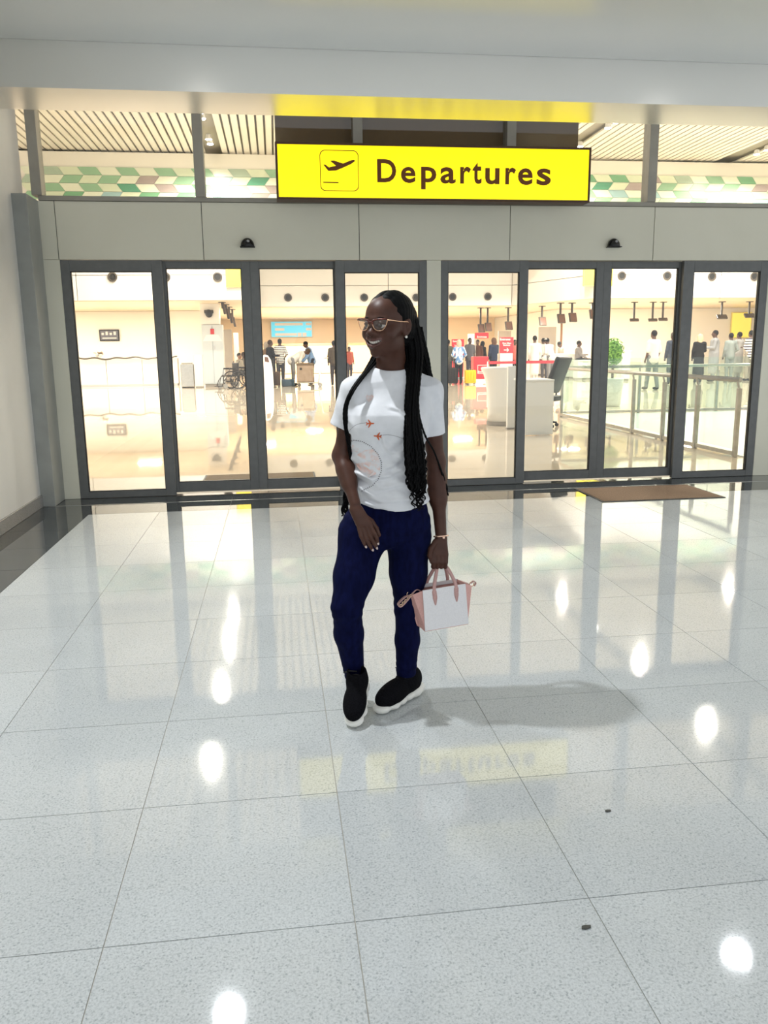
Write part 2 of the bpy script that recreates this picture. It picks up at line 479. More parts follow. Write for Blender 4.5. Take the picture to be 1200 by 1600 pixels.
# recessed downlights in the lobby ceiling
M_LAMP = mat('lamp_glow', (1, 1, 1), .4, emit=(1, .98, .95), es=9)
M_WHITE = mat('white_enamel', (.8, .8, .78), .35)
ring_me = MB().lathe([(.075, 0), (.095, -.002), (.1, .004), (.075, .004)], seg=24).mesh('trim_ring')
disc_me = MB().lathe([(.072, 0), (.07, .003)], seg=24).mesh('lamp_disc')
places = ['over the left half of the lobby nearest the doors', 'over the right half of the lobby nearest the doors', 'directly left of the woman', 'directly right of the woman']
for i, (x, y) in enumerate(LOBBY_SPOTS[:4]):
    o = empty('downlight', (x, y, HC-.004), 'round recessed ceiling downlight '+places[i], 'light', 'lobby downlights')
    link_mesh('trim_ring', ring_me, M_WHITE, o); link_mesh('lamp_disc', disc_me, M_LAMP, o, (0, 0, -.001))

# ================================================================== door wall
Y0 = D
# header of five metal panels
hdr = structure('wall_header', MB().b2(-2.36, 8.2, Y0+.012, Y0+.20, 2.21, 2.71), M_GASKET)
joints = [-2.36, -1.911, -.622, .826, 2.289, 3.751, 5.21, 6.67, 8.2]
for a, b in zip(joints, joints[1:]):
    link_mesh('panel', MB().b2(a+.003, b-.003, Y0, Y0+.03, 2.206, 2.708, bev=.0015).mesh('panel'), M_PANEL, hdr)
structure('trim_4', MB().b2(-2.04, 8.2, Y0-.012, Y0+.2, 2.712, 2.752), M_MULL)                    # transom sill
for k, (a, b) in enumerate([(-2.36, -1.906), (1.473, 1.611), (5.0, 8.2)]):
    structure('trim_%d' % (5+k), MB().b2(a, b, Y0, Y0+.2, .001, 2.204, bev=.002), M_PANEL)          # jambs and the post between the door pairs

def leaf(n, x0, x1, gl, gr, zb, zt, gz0, gz1, y, label=None):
    """one framed glass leaf: two stiles, two rails, gasket, pane"""
    o = empty('door_%d' % n, ((x0+x1)/2, y, zb)); o['kind'] = 'structure'
    cx = (x0+x1)/2
    def part(nm, a, b, c, d, m, y0=0., y1=.05, bev=.002):
        MB().b2(a-cx, b-cx, y0, y1, c-zb, d-zb, bev=bev).build(nm, m, o)
    part('stile', x0, gl, zb, zt, M_FRAME); part('stile', gr, x1, zb, zt, M_FRAME)
    part('top_rail', gl+.0005, gr-.0005, gz1, zt, M_FRAME); part('bottom_rail', gl+.0005, gr-.0005, zb, gz0, M_FRAME)
    g = MB(); t = .007
    g.b2(gl-cx, gl-cx+t, .008, .042, gz0-zb, gz1-zb).b2(gr-cx-t, gr-cx, .008, .042, gz0-zb, gz1-zb)
    g.b2(gl-cx+t, gr-cx-t, .008, .042, gz1-zb-t, gz1-zb).b2(gl-cx+t, gr-cx-t, .008, .042, gz0-zb, gz0-zb+t)
    g.build('gasket', M_GASKET, o)
    part('pane', gl+t, gr-t, gz0+t, gz1-t, M_GLASS, .020, .030, 0)
    return o
YS = Y0+.062
leaf(1, -1.904, -1.007, -1.825, -1.100, .003, 2.2, .063, 2.103, Y0)
leaf(2, -1.06, -.2073, -.983, -.290, .022, 2.2, .118, 2.137, YS)
leaf(3, -.2068, .66, -.125, .582, .022, 2.2, .118, 2.137, YS)
leaf(4, .592, 1.471, .678, 1.398, .003, 2.2, .063, 2.093, Y0)
leaf(5, 1.613, 2.482, 1.680, 2.392, .003, 2.2, .063, 2.095, Y0)
leaf(6, 2.42, 3.2768, 2.495, 3.199, .022, 2.2, .110, 2.134, YS)
leaf(7, 3.2773, 4.15, 3.357, 4.067, .022, 2.2, .110, 2.139, YS)
leaf(8, 4.088, 4.998, 4.199, 4.915, .003, 2.2, .063, 2.100, Y0)

# transom: mullions and panes
MX = [-2.045, -.621, .826, 2.28, 3.695, 5.15, 6.6, 8.15]
tw = empty('window_1', (0, Y0, 2.752)); tw['kind'] = 'structure'
for i, x in enumerate(MX):
    MB().b2(x-.044, x+.044, -.03, .12, .001, 1.15, bev=.002).build('mullion', M_MULL, tw, loc=(0, 0, 0))
for a, b in zip(MX, MX[1:]):
    MB().b2(a+.046, b-.046, .045, .055, .002, 1.15).build('pane', M_GLASS, tw)
structure('wall_transom_infill', MB().b2(.075, 3.0, Y0+.16, Y0+.2, 2.753, 3.94), mat('brown_backing', (.16, .095, .042), .6))
# black half-dome door sensors
for i, (px, lab) in enumerate(((387, 'small black half-dome sensor above the left pair of sliding doors'), (957, 'small black half-dome sensor above the right pair of sliding doors'))):
    c = at(px, 386, Y0)
    o = empty('door_sensor', (c[0], Y0, c[2]), lab, 'sensor', 'door sensors')
    s = SDF().ell((0, -.028, .0), (.064, .05, .078), k=0).half((0, 0, 0), (0, 0, -1), .003).half((0, -.002, 0), (0, 1, 0), .002)
    build_sdf(s, 'dome', .005, mat('sensor_black', (.008, .008, .008), .12), o)
    MB().b2(-.068, .068, -.075, -.001, -.008, -.001, bev=.002).build('base_plate', M_GASKET, o)
    MB().ball((.008, -.077, .045), (.014, .006, .012)).build('lens', mat('lens_grey', (.35, .35, .35), .15), o)

# ================================================================== the yellow Departures light box
YSG = 7.62
p0, p1 = at(430, 221, YSG), at(923, 231, YSG); p2, p3 = at(432, 312, YSG), at(922, 316, YSG)
SX0, SX1 = (p0[0]+p2[0])/2, (p1[0]+p3[0])/2; SZ1, SZ0 = (p0[2]+p1[2])/2, (p2[2]+p3[2])/2
sg = empty('departures_sign', ((SX0+SX1)/2, YSG, SZ0), 'long yellow lit sign box reading Departures above the glass doors', 'sign')
sw, sh = SX1-SX0, SZ1-SZ0
MB().b2(-sw/2, sw/2, .012, .16, 0, sh, bev=.004).build('housing', M_SIGNDARK, sg)
fr = MB(); t = .019
fr.b2(-sw/2, sw/2, -.004, .012, 0, t).b2(-sw/2, sw/2, -.004, .012, sh-t, sh).b2(-sw/2, -sw/2+t, -.004, .012, t, sh-t).b2(sw/2-t, sw/2, -.004, .012, t, sh-t)
fr.build('frame', M_SIGNDARK, sg)
M_YEL = mat('sign_yellow', (.9, .7, .01), .35, emit=(1.0, .80, .0), es=1.05)
MB().b2(-sw/2+t, sw/2-t, .002, .011, t, sh-t).build('face', M_YEL, sg)
def sgn(px, py):            # pixel -> sign local x, z
    q = at(px, py, YSG); return q[0]-(SX0+SX1)/2, q[2]-SZ0
M_PRINT = mat('sign_print', (.17, .050, .004), .6)
LET = [('D', 420, 487, 263, 345), ('e', 503, 554, 290, 347), ('p', 573, 626, 290, 369), ('a', 640, 693, 291, 349), ('r', 709, 746, 290, 349), ('t', 752, 783, 274, 350),
       ('u', 796, 845, 294, 352), ('r', 866, 902, 293, 352), ('e', 910, 960, 295, 354), ('s', 975, 1023, 296, 355)]
for chr_, a0, a1, b0, b1 in LET:
    tme = text_mesh(chr_, .5, 'letter', 1., .011, .002)
    xs = [v.co.x for v in tme.vertices]; ys = [v.co.y for v in tme.vertices]
    lx0, lz1 = sgn(400+a0/2.222, 130+b0/2.222); lx1, lz0 = sgn(400+a1/2.222, 130+b1/2.222)
    sx = (lx1-lx0)/(max(xs)-min(xs)); sz = (lz1-lz0)/(max(ys)-min(ys))
    for v in tme.vertices:
        v.co = ((v.co.x-min(xs))*sx+lx0, -.0005-v.co.z*.5, (v.co.y-min(ys))*sz+lz0)
    link_mesh('letter', tme, M_PRINT, sg)
# pictogram: rounded square outline, plane taking off, ground line
def outline_sq(cx, cz, w, h, r, t):
    mb = MB(); pts = []
    for (sx_, sz_, a0) in ((1, 1, 0), (-1, 1, 90), (-1, -1, 180), (1, -1, 270)):
        for k in range(6):
            a = R(a0+18*k); pts.append((cx+sx_*(w/2-r)+r*math.cos(a), cz+sz_*(h/2-r)+r*math.sin(a)))
    n = len(pts); out = []; inn = []
    for (x, z) in pts:
        f = 1-t/(w/2)
        out.append(mb.bm.verts.new((x, -.0008, z))); inn.append(mb.bm.verts.new((cx+(x-cx)*f, -.0008, cz+(z-cz)*f)))
    for k in range(n): mb.bm.faces.new((out[k], out[(k+1) % n], inn[(k+1) % n], inn[k]))
    return mb
a = sgn(499, 234); b = sgn(561, 299)
outline_sq((a[0]+b[0])/2, (a[1]+b[1])/2, b[0]-a[0], a[1]-b[1], .045, .006).build('pictogram_border', M_PRINT, sg)
def flat(pxs, name):
    pts = [sgn(*q) for q in pxs]
    MB().prism([(x, .0018, z) for x, z in pts], (0, -.0026, 0)).build(name, M_PRINT, sg)
flat([(505, 257), (509, 257.5), (514, 261.5), (525, 259), (516, 251.5), (521, 250.5), (536, 255.5), (548, 250.5), (553, 249.5), (555, 251.5), (549, 256), (536, 262), (525, 266.5), (513, 267)], 'plane_pictogram')
flat([(505, 284), (529, 284.6), (529, 286.2), (505, 285.6)], 'ground_line')
for x in (.826, 2.28): MB().b2(x-.03-(SX0+SX1)/2, x+.03-(SX0+SX1)/2, .162, Y0-.032-YSG, .05, sh-.05).build('bracket', M_MULL, sg)

# door mats
def mat_obj(name, x0, x1, y0, y1, label, col, col2):
    o = empty(name, ((x0+x1)/2, (y0+y1)/2, 0), label, 'mat')
    w, h = (x1-x0)/2, (y1-y0)/2
    MB().b2(-w+.02, w-.02, -h+.02, h-.02, .002, .009).build('pile', noisy(name+'_pile', col, col2, 90, .95, bump=.6), o)
    r = MB(); r.b2(-w, w, -h, -h+.02, .001, .006).b2(-w, w, h-.02, h, .001, .006).b2(-w, -w+.02, -h+.02, h-.02, .001, .006).b2(w-.02, w, -h+.02, h-.02, .001, .006)
    r.build('rubber_edge', M_GASKET, o)
mat_obj('door_mat', 2.866, 4.045, 6.83, 7.55, 'brown rectangular doormat on the lobby floor before the right doors', (.20, .125, .075), (.27, .175, .11))
mat_obj('entrance_mat', -.83, .39, 8.45, 9.2, 'brown doormat just inside behind the left sliding doors', (.21, .15, .09), (.27, .20, .13))
# bits of litter on the floor
for (px, py, s, lab) in ((916, 1450, .013, 'tiny dark leaf scrap on the floor at lower right'), (950, 1268, .010, 'tiny dark scrap lying on the floor right of the shadow')):
    g = fl(px, py)
    q = MB().prism([(-s, -s*.3, 0), (-s*.3, -s*.5, 0), (s*.8, -s*.2, 0), (s, s*.25, 0), (0, s*.5, 0), (-s*.8, s*.3, 0)], (0, 0, .003)).build('leaf_scrap', mat('scrap', (.07, .07, .06), .8), loc=(g[0], g[1], .0012))
    tag(q, lab, 'litter', 'floor litter')
# ================================================================== arrivals of the hall behind the doors
M_HFLOOR = noisy('hall_tile', (.70, .61, .49), (.75, .66, .54), .8, .022)
M_HWALL = noisy('hall_wall', (.86, .82, .74), (.88, .84, .76), .5, .5)
M_HBEIGE = noisy('hall_beige_wall', (.82, .66, .46), (.86, .70, .50), .4, .5)
M_LOWCEIL = noisy('hall_low_ceiling', (.74, .62, .46), (.79, .67, .51), .5, .4)
M_HWHITE = mat('white_laminate', (.86, .85, .82), .3)
hx0, hx1, hy1 = -18., 27., 50.
structure('floor_hall', MB().b2(hx0, hx1, D+.352, hy1, -.12, 0), M_HFLOOR)
structure('wall_hall_back', MB().b2(hx0, hx1, hy1-.4, hy1, .001, HH), M_HBEIGE)
structure('wall_hall_left', MB().b2(hx0-.2, hx0, D+.3, hy1, 0, HH), M_HWALL)
structure('wall_hall_right', MB().b2(hx1, hx1+.2, D+.3, hy1, 0, HH), M_HWALL)
# bulkhead: left and right faces at Y 30, recessed centre at Y 35, splayed sides
BZ0, BZ1 = 3.12, 6.45
BH = [((-18, 30.), (-1.05, 30.)), ((-1.05, 30.), (-.55, 35.)), ((-.55, 35.), (10.2, 35.)), ((10.2, 35.), (11.9, 30.)), ((11.9, 30.), (27, 30.))]
bh = empty('wall_bulkhead', (0, 0, 0)); bh['kind'] = 'structure'
for (a, b) in BH:
    d = (Vector(b)-Vector(a)); n = Vector((-d.y, d.x)).normalized()*.15
    L_ = d.length; nseg = max(1, int(L_/4.4)); u = d/nseg
    for k in range(nseg):
        s0 = Vector(a)+u*k; s1 = Vector(a)+u*(k+1); g = u.normalized()*.012
        for (z0, z1) in ((BZ0, 3.95), (3.97, BZ1)):
            MB().prism([(s0.x+g.x, s0.y+g.y, z0), (s1.x-g.x, s1.y-g.y, z0), (s1.x-g.x+n.x, s1.y-g.y+n.y, z0), (s0.x+g.x+n.x, s0.y+g.y+n.y, z0)], (0, 0, z1-z0)).build('panel', M_HWHITE, bh)
structure('ceiling_low', MB().prism([(-18, 30.16, 3.1), (-1.2, 30.16, 3.1), (-.7, 35.16, 3.1), (10.3, 35.16, 3.1), (12.0, 30.16, 3.1), (27, 30.16, 3.1), (27, 49.6, 3.1), (-18, 49.6, 3.1)], (0, 0, .12)), M_LOWCEIL)
structure('wall_hall_gallery', MB().b2(hx0, hx1, 35.3, 35.5, BZ1-.2, HH), M_HWHITE)
# white wall behind the counters at left and right
structure('wall_hall_left_back', MB().b2(hx0, -3.2, 37.6, 37.8, .001, 3.09).b2(-3.4, -3.2, 37.8, 49.6, .001, 3.09), mat('bright_wall', (.88, .86, .80), .5))
structure('wall_hall_right_back', MB().b2(13.4, hx1, 38.4, 38.6, .001, 3.09).b2(13.4, 13.6, 38.6, 49.6, .001, 3.09), mat('bright_wall', (.88, .86, .80), .5))

# slatted ceiling with light channels
M_SLAT = mat('ceiling_slat_white', (.72, .70, .62), .5)
hc = structure('ceiling_hall', MB().b2(hx0, hx1, D+.25, hy1, HH+.16, HH+.26), mat('ceiling_void', (.30, .29, .24), .8))
PIT = .25
sl = MB().b2(-.092, .092, 0, 22.8, 0, .05).mesh('slat'); sl.materials.append(M_SLAT)
x = -9.2; 
while x < 20.5:
    if not any(abs(x-c) < .30 for c in HALL_ROWS):
        link_mesh('slat', sl, None, hc, (x, 12.2, HH))
    x += PIT
# black round air nozzles on the bulkhead
nz_me = MB().lathe([(.10, 0), (.155, 0), (.165, .05), (.12, .055), (.10, .02)], seg=20, rot=Matrix.Rotation(PI/2, 3, 'X')).mesh('nozzle_ring')
nz_in = MB().lathe([(.118, .0), (.118, .03)], seg=20, rot=Matrix.Rotation(PI/2, 3, 'X')).mesh('nozzle_throat')
M_NZ = mat('nozzle_grey', (.10, .085, .07), .4); M_NZI = mat('nozzle_black', (.02, .02, .02), .5)
NZ = [(176, 433, 30), (259, 433, 30), (340, 433, 30), (450, 465, 35), (508, 465, 35), (569, 465, 35), (650, 465, 35), (707, 464, 35), (762, 463.5, 35), (971, 431, 30), (1042, 431, 30), (1112, 432, 30), (1178, 432, 30)]
for i, (px, py, Y) in enumerate(NZ):
    c = at(px, py, Y)
    o = empty('air_nozzle', (c[0], Y-.002, c[2]), 'round black air nozzle on the white bulkhead, number %s from the left' % ('one two three four five six seven eight nine ten eleven twelve thirteen'.split()[i]), 'air nozzle', 'bulkhead air nozzles')
    link_mesh('nozzle_ring', nz_me, M_NZ, o); link_mesh('nozzle_throat', nz_in, M_NZI, o)
# chevron tiles on the gallery front
GY = 29.9
GREENS = [((.72, .80, .60), 5), ((.82, .86, .70), 6), ((.20, .44, .25), 2), ((.32, .54, .35), 4), ((.36, .55, .56), 3), ((.44, .56, .44), 2), ((.45, .38, .36), 3), ((.12, .36, .23), 1)]
GM = []
for i, (c, n) in enumerate(GREENS):
    m_ = mat('chevron_tint_%d' % i, c, .25); GM += [m_]*n
gz0, gz1 = 6.40, 7.56
gal = structure('wall_gallery_front', MB().b2(hx0, hx1, GY+.03, GY+.09, gz0, 7.93), mat('gallery_backing', (.88, .85, .76), .4))
RH, PW, LE = .262, .62, .19
def para(lean): return MB().prism([(0, 0, 0), (PW-.012, 0, 0), (PW-.012+lean, 0, RH-.012), (lean, 0, RH-.012)], (0, .02, 0)).mesh('chevron_tile')
pm = [para(LE), para(-LE)]
for q in pm: q.materials.append(GM[0])
rng = random.Random(4)
for row in range(4):
    x = -8.2+(LE if row % 2 else 0)
    k = 0
    while x < 19.2:
        # light / dark alternate along each row, as on the glass of the photo
        o = link_mesh('chevron_tile', pm[row % 2], None, gal, (x, GY, gz0+.01+row*RH))
        o.material_slots[0].link = 'OBJECT'
        o.material_slots[0].material = rng.choice(GM[:11]) if (k+row//1) % 2 else rng.choice(GM[11:])
        x += PW; k += 1
# track spotlights in the ceiling channels
sp_me = MB().lathe([(.05, .16), (.08, .14), (.10, 0), (.085, 0)], seg=16).mesh('lamp_can'); sp_em = MB().lathe([(.092, -.012), (.092, -.002)], seg=16).mesh('lamp_lens')
M_HLAMP = mat('hall_lamp_glow', (1, 1, 1), .3, emit=(1, .95, .86), es=60)
nm = ['left of the sign', 'right of the sign', 'at far right']
rk = ['nearest', 'second', 'third', 'fourth']
for i, x in enumerate(HALL_ROWS):
    for j, y in enumerate(HALL_Y):
        o = empty('ceiling_spotlight', (x, y, HH-.2), 'twin round hall ceiling spotlight in the channel %s, %s from the doors' % (nm[i], rk[j]), 'light', 'hall ceiling spotlights')
        for dy in (-.3, .3):
            link_mesh('lamp_can', sp_me, M_WHITE, o, (0, dy, 0)); link_mesh('lamp_lens', sp_em, M_HLAMP, o, (0, dy, 0))
# ================================================================== people in the hall
def striped(name, a, b, n=24.):
    if name in MATS: return MATS[name]
    m = mat(name, a, .8); nt, N, L, bs = nodes(m)
    tc = N.new('ShaderNodeTexCoord'); w = N.new('ShaderNodeTexWave'); w.wave_type = 'BANDS'; w.bands_direction = 'Z'; w.inputs['Scale'].default_value = n/3.14/2*1.0
    r = N.new('ShaderNodeValToRGB'); r.color_ramp.interpolation = 'CONSTANT'; r.color_ramp.elements[1].position = .5
    r.color_ramp.elements[0].color = (*a, 1); r.color_ramp.elements[1].color = (*b, 1)
    L.new(tc.outputs['Object'], w.inputs[0]); L.new(w.outputs[0], r.inputs[0]); L.new(r.outputs[0], bs.inputs['Base Color']); return m
M_BSKIN = mat('skin_background', (.075, .038, .026), .5)
M_BSKIN2 = mat('skin_background_light', (.30, .17, .11), .5)
def cloth(c):
    c = tuple(v*.66 for v in c)
    return mat('cloth_%03d_%03d_%03d' % tuple(int(v*999) for v in c), c, .85, spec=.2)
WHT, GRY, DGR, BLK, NAV = (.80, .80, .78), (.33, .35, .36), (.16, .17, .18), (.02, .02, .022), (.035, .05, .10)
def bg_person(px, Y, h, face, label, top, bottom, hair=BLK, lean=0., arms=('down', 'down'), long_sleeve=True, robe=False, seated=False, stride=0., cap=None, scarf=None, bag=None, dz=0., group=None, skin=None, dx=0.):
    c = at(px, 560, Y)
    o = empty('person', (c[0]+dx, Y, dz), label, 'person', group, rz=R(face)); k = h/1.70; o.scale = (k, k, k)
    hz = .50 if seated else .93
    def tp(p):                                   # torso point: drop to the seat, lean forward about the hips
        p = np.array(p, float); p[2] += hz-.93
        q = np.array([0, 0, hz]); return q + rotx(lean) @ (p-q)
    AR = {'down': ((.215, .03, 1.12), (.215, -.06, .87)), 'front': ((.20, -.03, 1.13), (.10, -.27, 1.14)), 'up': ((.21, -.10, 1.22), (.10, -.26, 1.38)), 'hip': ((.26, .04, 1.13), (.16, -.08, 1.00)), 'reach': ((.20, -.14, 1.16), (.17, -.36, 1.02))}
    B = SDF()
    B.ell(tp((0, -.01, 1.60)), (.074, .092, .108), rot=rotx(lean*.6), k=0)
    B.ell(tp((0, -.055, 1.545)), (.050, .045, .055), k=.03); B.cone(tp((0, -.098, 1.60)), tp((0, -.112, 1.575)), .010, .016, k=.02)
    for s in (-1, 1): B.ell(tp((s*.076, .005, 1.59)), (.010, .018, .030), k=.01)
    B.cone(tp((0, .01, 1.52)), tp((0, .02, 1.40)), .050, .058, k=.03)
    B.cone(tp((-.15, .02, 1.38)), tp((.15, .02, 1.38)), .055, .055, k=.04)
    B.cone(tp((0, .01, 1.36)), tp((0, 0, .95)), .11, .12, k=.05)
    J = SDF(); T = SDF(); S = SDF()
    for s, nm in ((-1, arms[0]), (1, arms[1])):
        e, w = AR[nm]; e = tp((s*e[0], e[1], e[2])); w = tp((s*w[0], w[1], w[2])); sh = tp((s*.165, .02, 1.375))
        B.cone(sh, e, .042, .036, k=.02); B.cone(e, w, .036, .026, k=.02)
        d = (w-e)/np.linalg.norm(w-e); B.ell(w+d*.06, (.034, .030, .055) if abs(d[2]) > .6 else (.034, .055, .030), k=.015)
        T.cone(sh, e, .060, .054 if long_sleeve else .058, k=.03)
        if long_sleeve: T.cone(e, w-d*.02, .054, .042, k=.02)
    hips = [np.array([s*.085, 0, hz]) for s in (-1, 1)]
    for s, hp_ in zip((-1, 1), hips):
        if seated: kn = np.array([s*.10, -.42, .50]); an = np.array([s*.10, -.40, .09])
        else: kn = np.array([s*.085, -.02-s*stride*.5, .50]); an = np.array([s*.085, .01-s*stride, .09])
        B.cone(hp_, kn, .078, .055, k=.03); B.cone(kn, an, .052, .036, k=.02)
        J.cone(hp_+np.array([0, 0, .02]), kn, .094, .070, k=.03); J.cone(kn, an+np.array([0, 0, .01]), .069, .055, k=.03)
        S.ell(an+np.array([0, -.07, -.045]), (.044, .125, .045), k=0); S.ell(an+np.array([0, .0, -.02]), (.042, .055, .055), k=.02)
    J.ell((0, .005, hz+.03), (.165, .125, .12), k=.04)
    S.half((0, 0, .002), (0, 0, -1), .004)
    T.cone(tp((-.145, .02, 1.375)), tp((.145, .02, 1.375)), .070, .070, k=.04)
    T.cone(tp((0, .01, 1.32)), tp((0, .0, 1.00)), .150, .155, k=.05)
    if robe:
        T.cone((0, 0, hz), (0, 0, .35), .165, .17 if robe == 1 else .20, k=.05)
    else: T.cone(tp((0, 0, 1.00)), tp((0, 0, .90)), .155, .168, k=.03)
    if robe: T.half((0, 0, .26 if robe == 1 else .06), (0, 0, -1), .01)
    build_sdf(B, 'body', .020, skin or M_BSKIN, o, N=16)
    build_sdf(T, 'shirt' if not robe else 'robe', .021, top if not isinstance(top, tuple) else cloth(top), o, N=16)
    build_sdf(J, 'trousers', .022, cloth(bottom), o, N=16)
    build_sdf(S, 'shoes', .019, cloth(BLK), o, N=16)
    H = SDF()
    if scarf is not None:
        H.ell(tp((0, .01, 1.605)), (.098, .108, .120), k=0); H.ell(tp((0, .045, 1.52)), (.100, .080, .10), k=.04); H.cone(tp((0, .02, 1.44)), tp((0, .03, 1.36)), .085, .12, k=.04)
        H.ell(tp((0, -.10, 1.585)), (.058, .06, .080), k=.01, op='sub')
        build_sdf(H, 'head_scarf', .015, cloth(scarf), o, N=16)
    else:
        H.ell(tp((0, .008, 1.622)), (.082, .098, .100), k=0); H.half(tp((0, -.075, 1.64)), rotx(lean*.6) @ np.array([0, -.72, -.69]), .01)
        build_sdf(H, 'hair', .013, cloth(hair), o, N=16)
        if cap is not None:
            C_ = SDF(); C_.ell(tp((0, .0, 1.66)), (.092, .105, .065), k=0); C_.half(tp((0, 0, 1.655)), (0, 0, -1), .01)
            build_sdf(C_, 'cap', .013, cloth(cap), o, N=16)
    return o
BLUEPRINT = noisy('blue_white_print', (.10, .22, .45), (.80, .84, .88), 9, .85, detail=2, lo=.47, hi=.53, stretch=(1.6, 1.6, .6))
STR1 = striped('black_white_stripe', (.04, .04, .05), (.78, .76, .72), 30); STR2 = striped('navy_white_stripe', (.05, .05, .07), (.80, .78, .75), 22)
bg_person(374, 33.6, 1.66, 60, 'seated person in pale jacket beside the wheelchairs', (.62, .57, .47), (.10, .09, .09), seated=True, arms=('front', 'front'), skin=M_BSKIN2)
bg_person(381, 34.2, 1.70, 60, 'seated person in grey top half hidden by the door stile', (.35, .33, .30), (.15, .14, .13), seated=True, arms=('front', 'down'), hair=(.08, .05, .03))
bg_person(423, 31.8, 1.72, 120, 'person in black dress behind the white kiosk', BLK, BLK, hair=(.05, .03, .02), robe=1, arms=('front', 'down'))
bg_person(417, 33.5, 1.66, 100, 'person in brown coat behind the white kiosk', (.22, .14, .08), (.16, .09, .05), arms=('down', 'front'), scarf=(.50, .42, .34))
bg_person(438, 33.4, 1.78, 175, 'man in black and white striped shirt seen from behind', STR1, (.05, .05, .06), long_sleeve=False, arms=('hip', 'down'))
bg_person(457, 31.9, 1.74, 92, 'man in white shirt bending over a luggage trolley', (.84, .80, .74), (.26, .26, .27), lean=1.05, arms=('reach', 'reach'), hair=(.10, .07, .05))
bg_person(487, 32.9, 1.70, -80, 'person in blue top leaning on the luggage trolley', (.24, .38, .62), (.06, .07, .10), lean=.35, arms=('reach', 'reach'))
bg_person(522, 31.2, 1.66, 180, 'person in dark brown jacket half hidden by the middle door stile', (.10, .075, .05), (.06, .05, .05), arms=('hip', 'down'))
bg_person(546, 38.0, 1.45, 20, 'small distant person in red top beyond the woman\'s shoulder', (.42, .10, .07), (.05, .05, .07))
bg_person(717, 30.6, 1.64, 178, 'woman in blue and white print top with cream headwrap', BLUEPRINT, BLK, scarf=(.75, .58, .45), arms=('hip', 'hip'))
bg_person(700, 31.8, 1.66, 150, 'person in dark green behind the black suitcase', (.10, .10, .07), (.05, .05, .05))
bg_person(734, 34.5, 1.74, 10, 'man in dark grey shirt with arms down by the red desk', (.13, .13, .15), (.06, .06, .08), long_sleeve=False)
bg_person(746, 36.2, 1.68, -30, 'person in dark brown top behind the red desk', (.12, .05, .03), BLK, arms=('front', 'down'))
bg_person(754, 36.8, 1.62, 120, 'person in black shawl behind the red desk', BLK, BLK, robe=1, scarf=BLK)
bg_person(771, 32.6, 1.72, 200, 'person in navy jacket and brown headscarf by the red signs', NAV, BLK, scarf=(.16, .09, .06), arms=('front', 'down'))
bg_person(804, 36.0, 1.66, 5, 'staff member in red and white behind the arrow sign', (.60, .16, .14), BLK, arms=('down', 'front'))
bg_person(835, 30.8, 1.76, 160, 'man in long white robe and white trousers at the check-in belt', (.88, .87, .84), (.84, .83, .80), robe=1)
bg_person(851, 32.3, 1.70, 185, 'man in white shirt seen from behind, head bowed', (.86, .85, .82), (.12, .12, .14), lean=.25, arms=('front', 'front'))
bg_person(861, 31.0, 1.72, 200, 'man with grey cap in white shirt leaning on the counter', (.85, .84, .82), (.30, .30, .31), lean=.40, arms=('reach', 'front'), cap=(.55, .55, .53))
bg_person(884, 34.6, 1.66, -70, 'clerk in white shirt bent over the check-in desk', (.84, .80, .74), (.10, .10, .12), lean=.6, arms=('reach', 'reach'))
bg_person(904, 33.2, 1.72, 55, 'seated clerk in grey shirt with dark waistcoat', (.36, .35, .36), (.07, .07, .08), seated=True, arms=('reach', 'front'), dz=.28)
bg_person(1020, 24.2, 1.80, 195, 'man in white short-sleeved shirt and grey trousers walking away', (.86, .85, .81), (.30, .32, .33), long_sleeve=False, stride=.14)
bg_person(1050, 27.4, 1.78, 180, 'man in dark navy suit seen from behind', (.06, .075, .11), (.10, .11, .13), hair=(.12, .11, .10))
bg_person(1092, 28.0, 1.72, 165, 'woman in long black robe with cream headscarf', BLK, BLK, robe=2, scarf=(.82, .62, .42), arms=('front', 'down'))
bg_person(1115, 28.8, 1.86, -115, 'man in long grey robe holding papers', (.38, .40, .43), (.36, .38, .40), robe=1, arms=('front', 'front'))
bg_person(1140, 29.0, 1.76, 178, 'man in grey-green shirt and trousers with hand on hip', (.34, .40, .40), (.30, .34, .35), arms=('hip', 'down'))
bg_person(1153, 29.6, 1.80, 200, 'man in pale grey robe beside the striped shirt', (.45, .45, .45), (.42, .42, .42), robe=1, arms=('front', 'front'))
bg_person(1171, 28.8, 1.84, 190, 'man in broad black and white striped shirt at far right', STR2, (.40, .36, .30), long_sleeve=False, arms=('front', 'front'))

# ================================================================== furniture and luggage of the hall
M_RED = mat('airline_red', (.62, .028, .045), .45); M_PRNW = mat('print_white', (.88, .86, .84), .6)
M_GREYP = noisy('partition_grey', (.34, .31, .28), (.38, .35, .31), 3, .6); M_BLKP = mat('black_plastic', (.018, .018, .02), .4)
M_SILV = mat('silver_metal', (.62, .62, .60), .3, metal=.9); M_DKM = mat('dark_metal', (.05, .045, .04), .4)
M_SCRN = mat('screen_off', (.13, .07, .055), .2)
def X(px, Y, py=560): return at(px, py, Y)[0]
def Zp(py, Y, px=600): return at(px, py, Y)[2]
def glyphs(parent, txt, size, loc, m, name='lettering'):
    me = text_mesh(txt, size, name, 1.05, .002, .002)
    for v in me.vertices: v.co = (v.co.x, -v.co.z, v.co.y)
    return link_mesh(name, me, m, parent, loc)

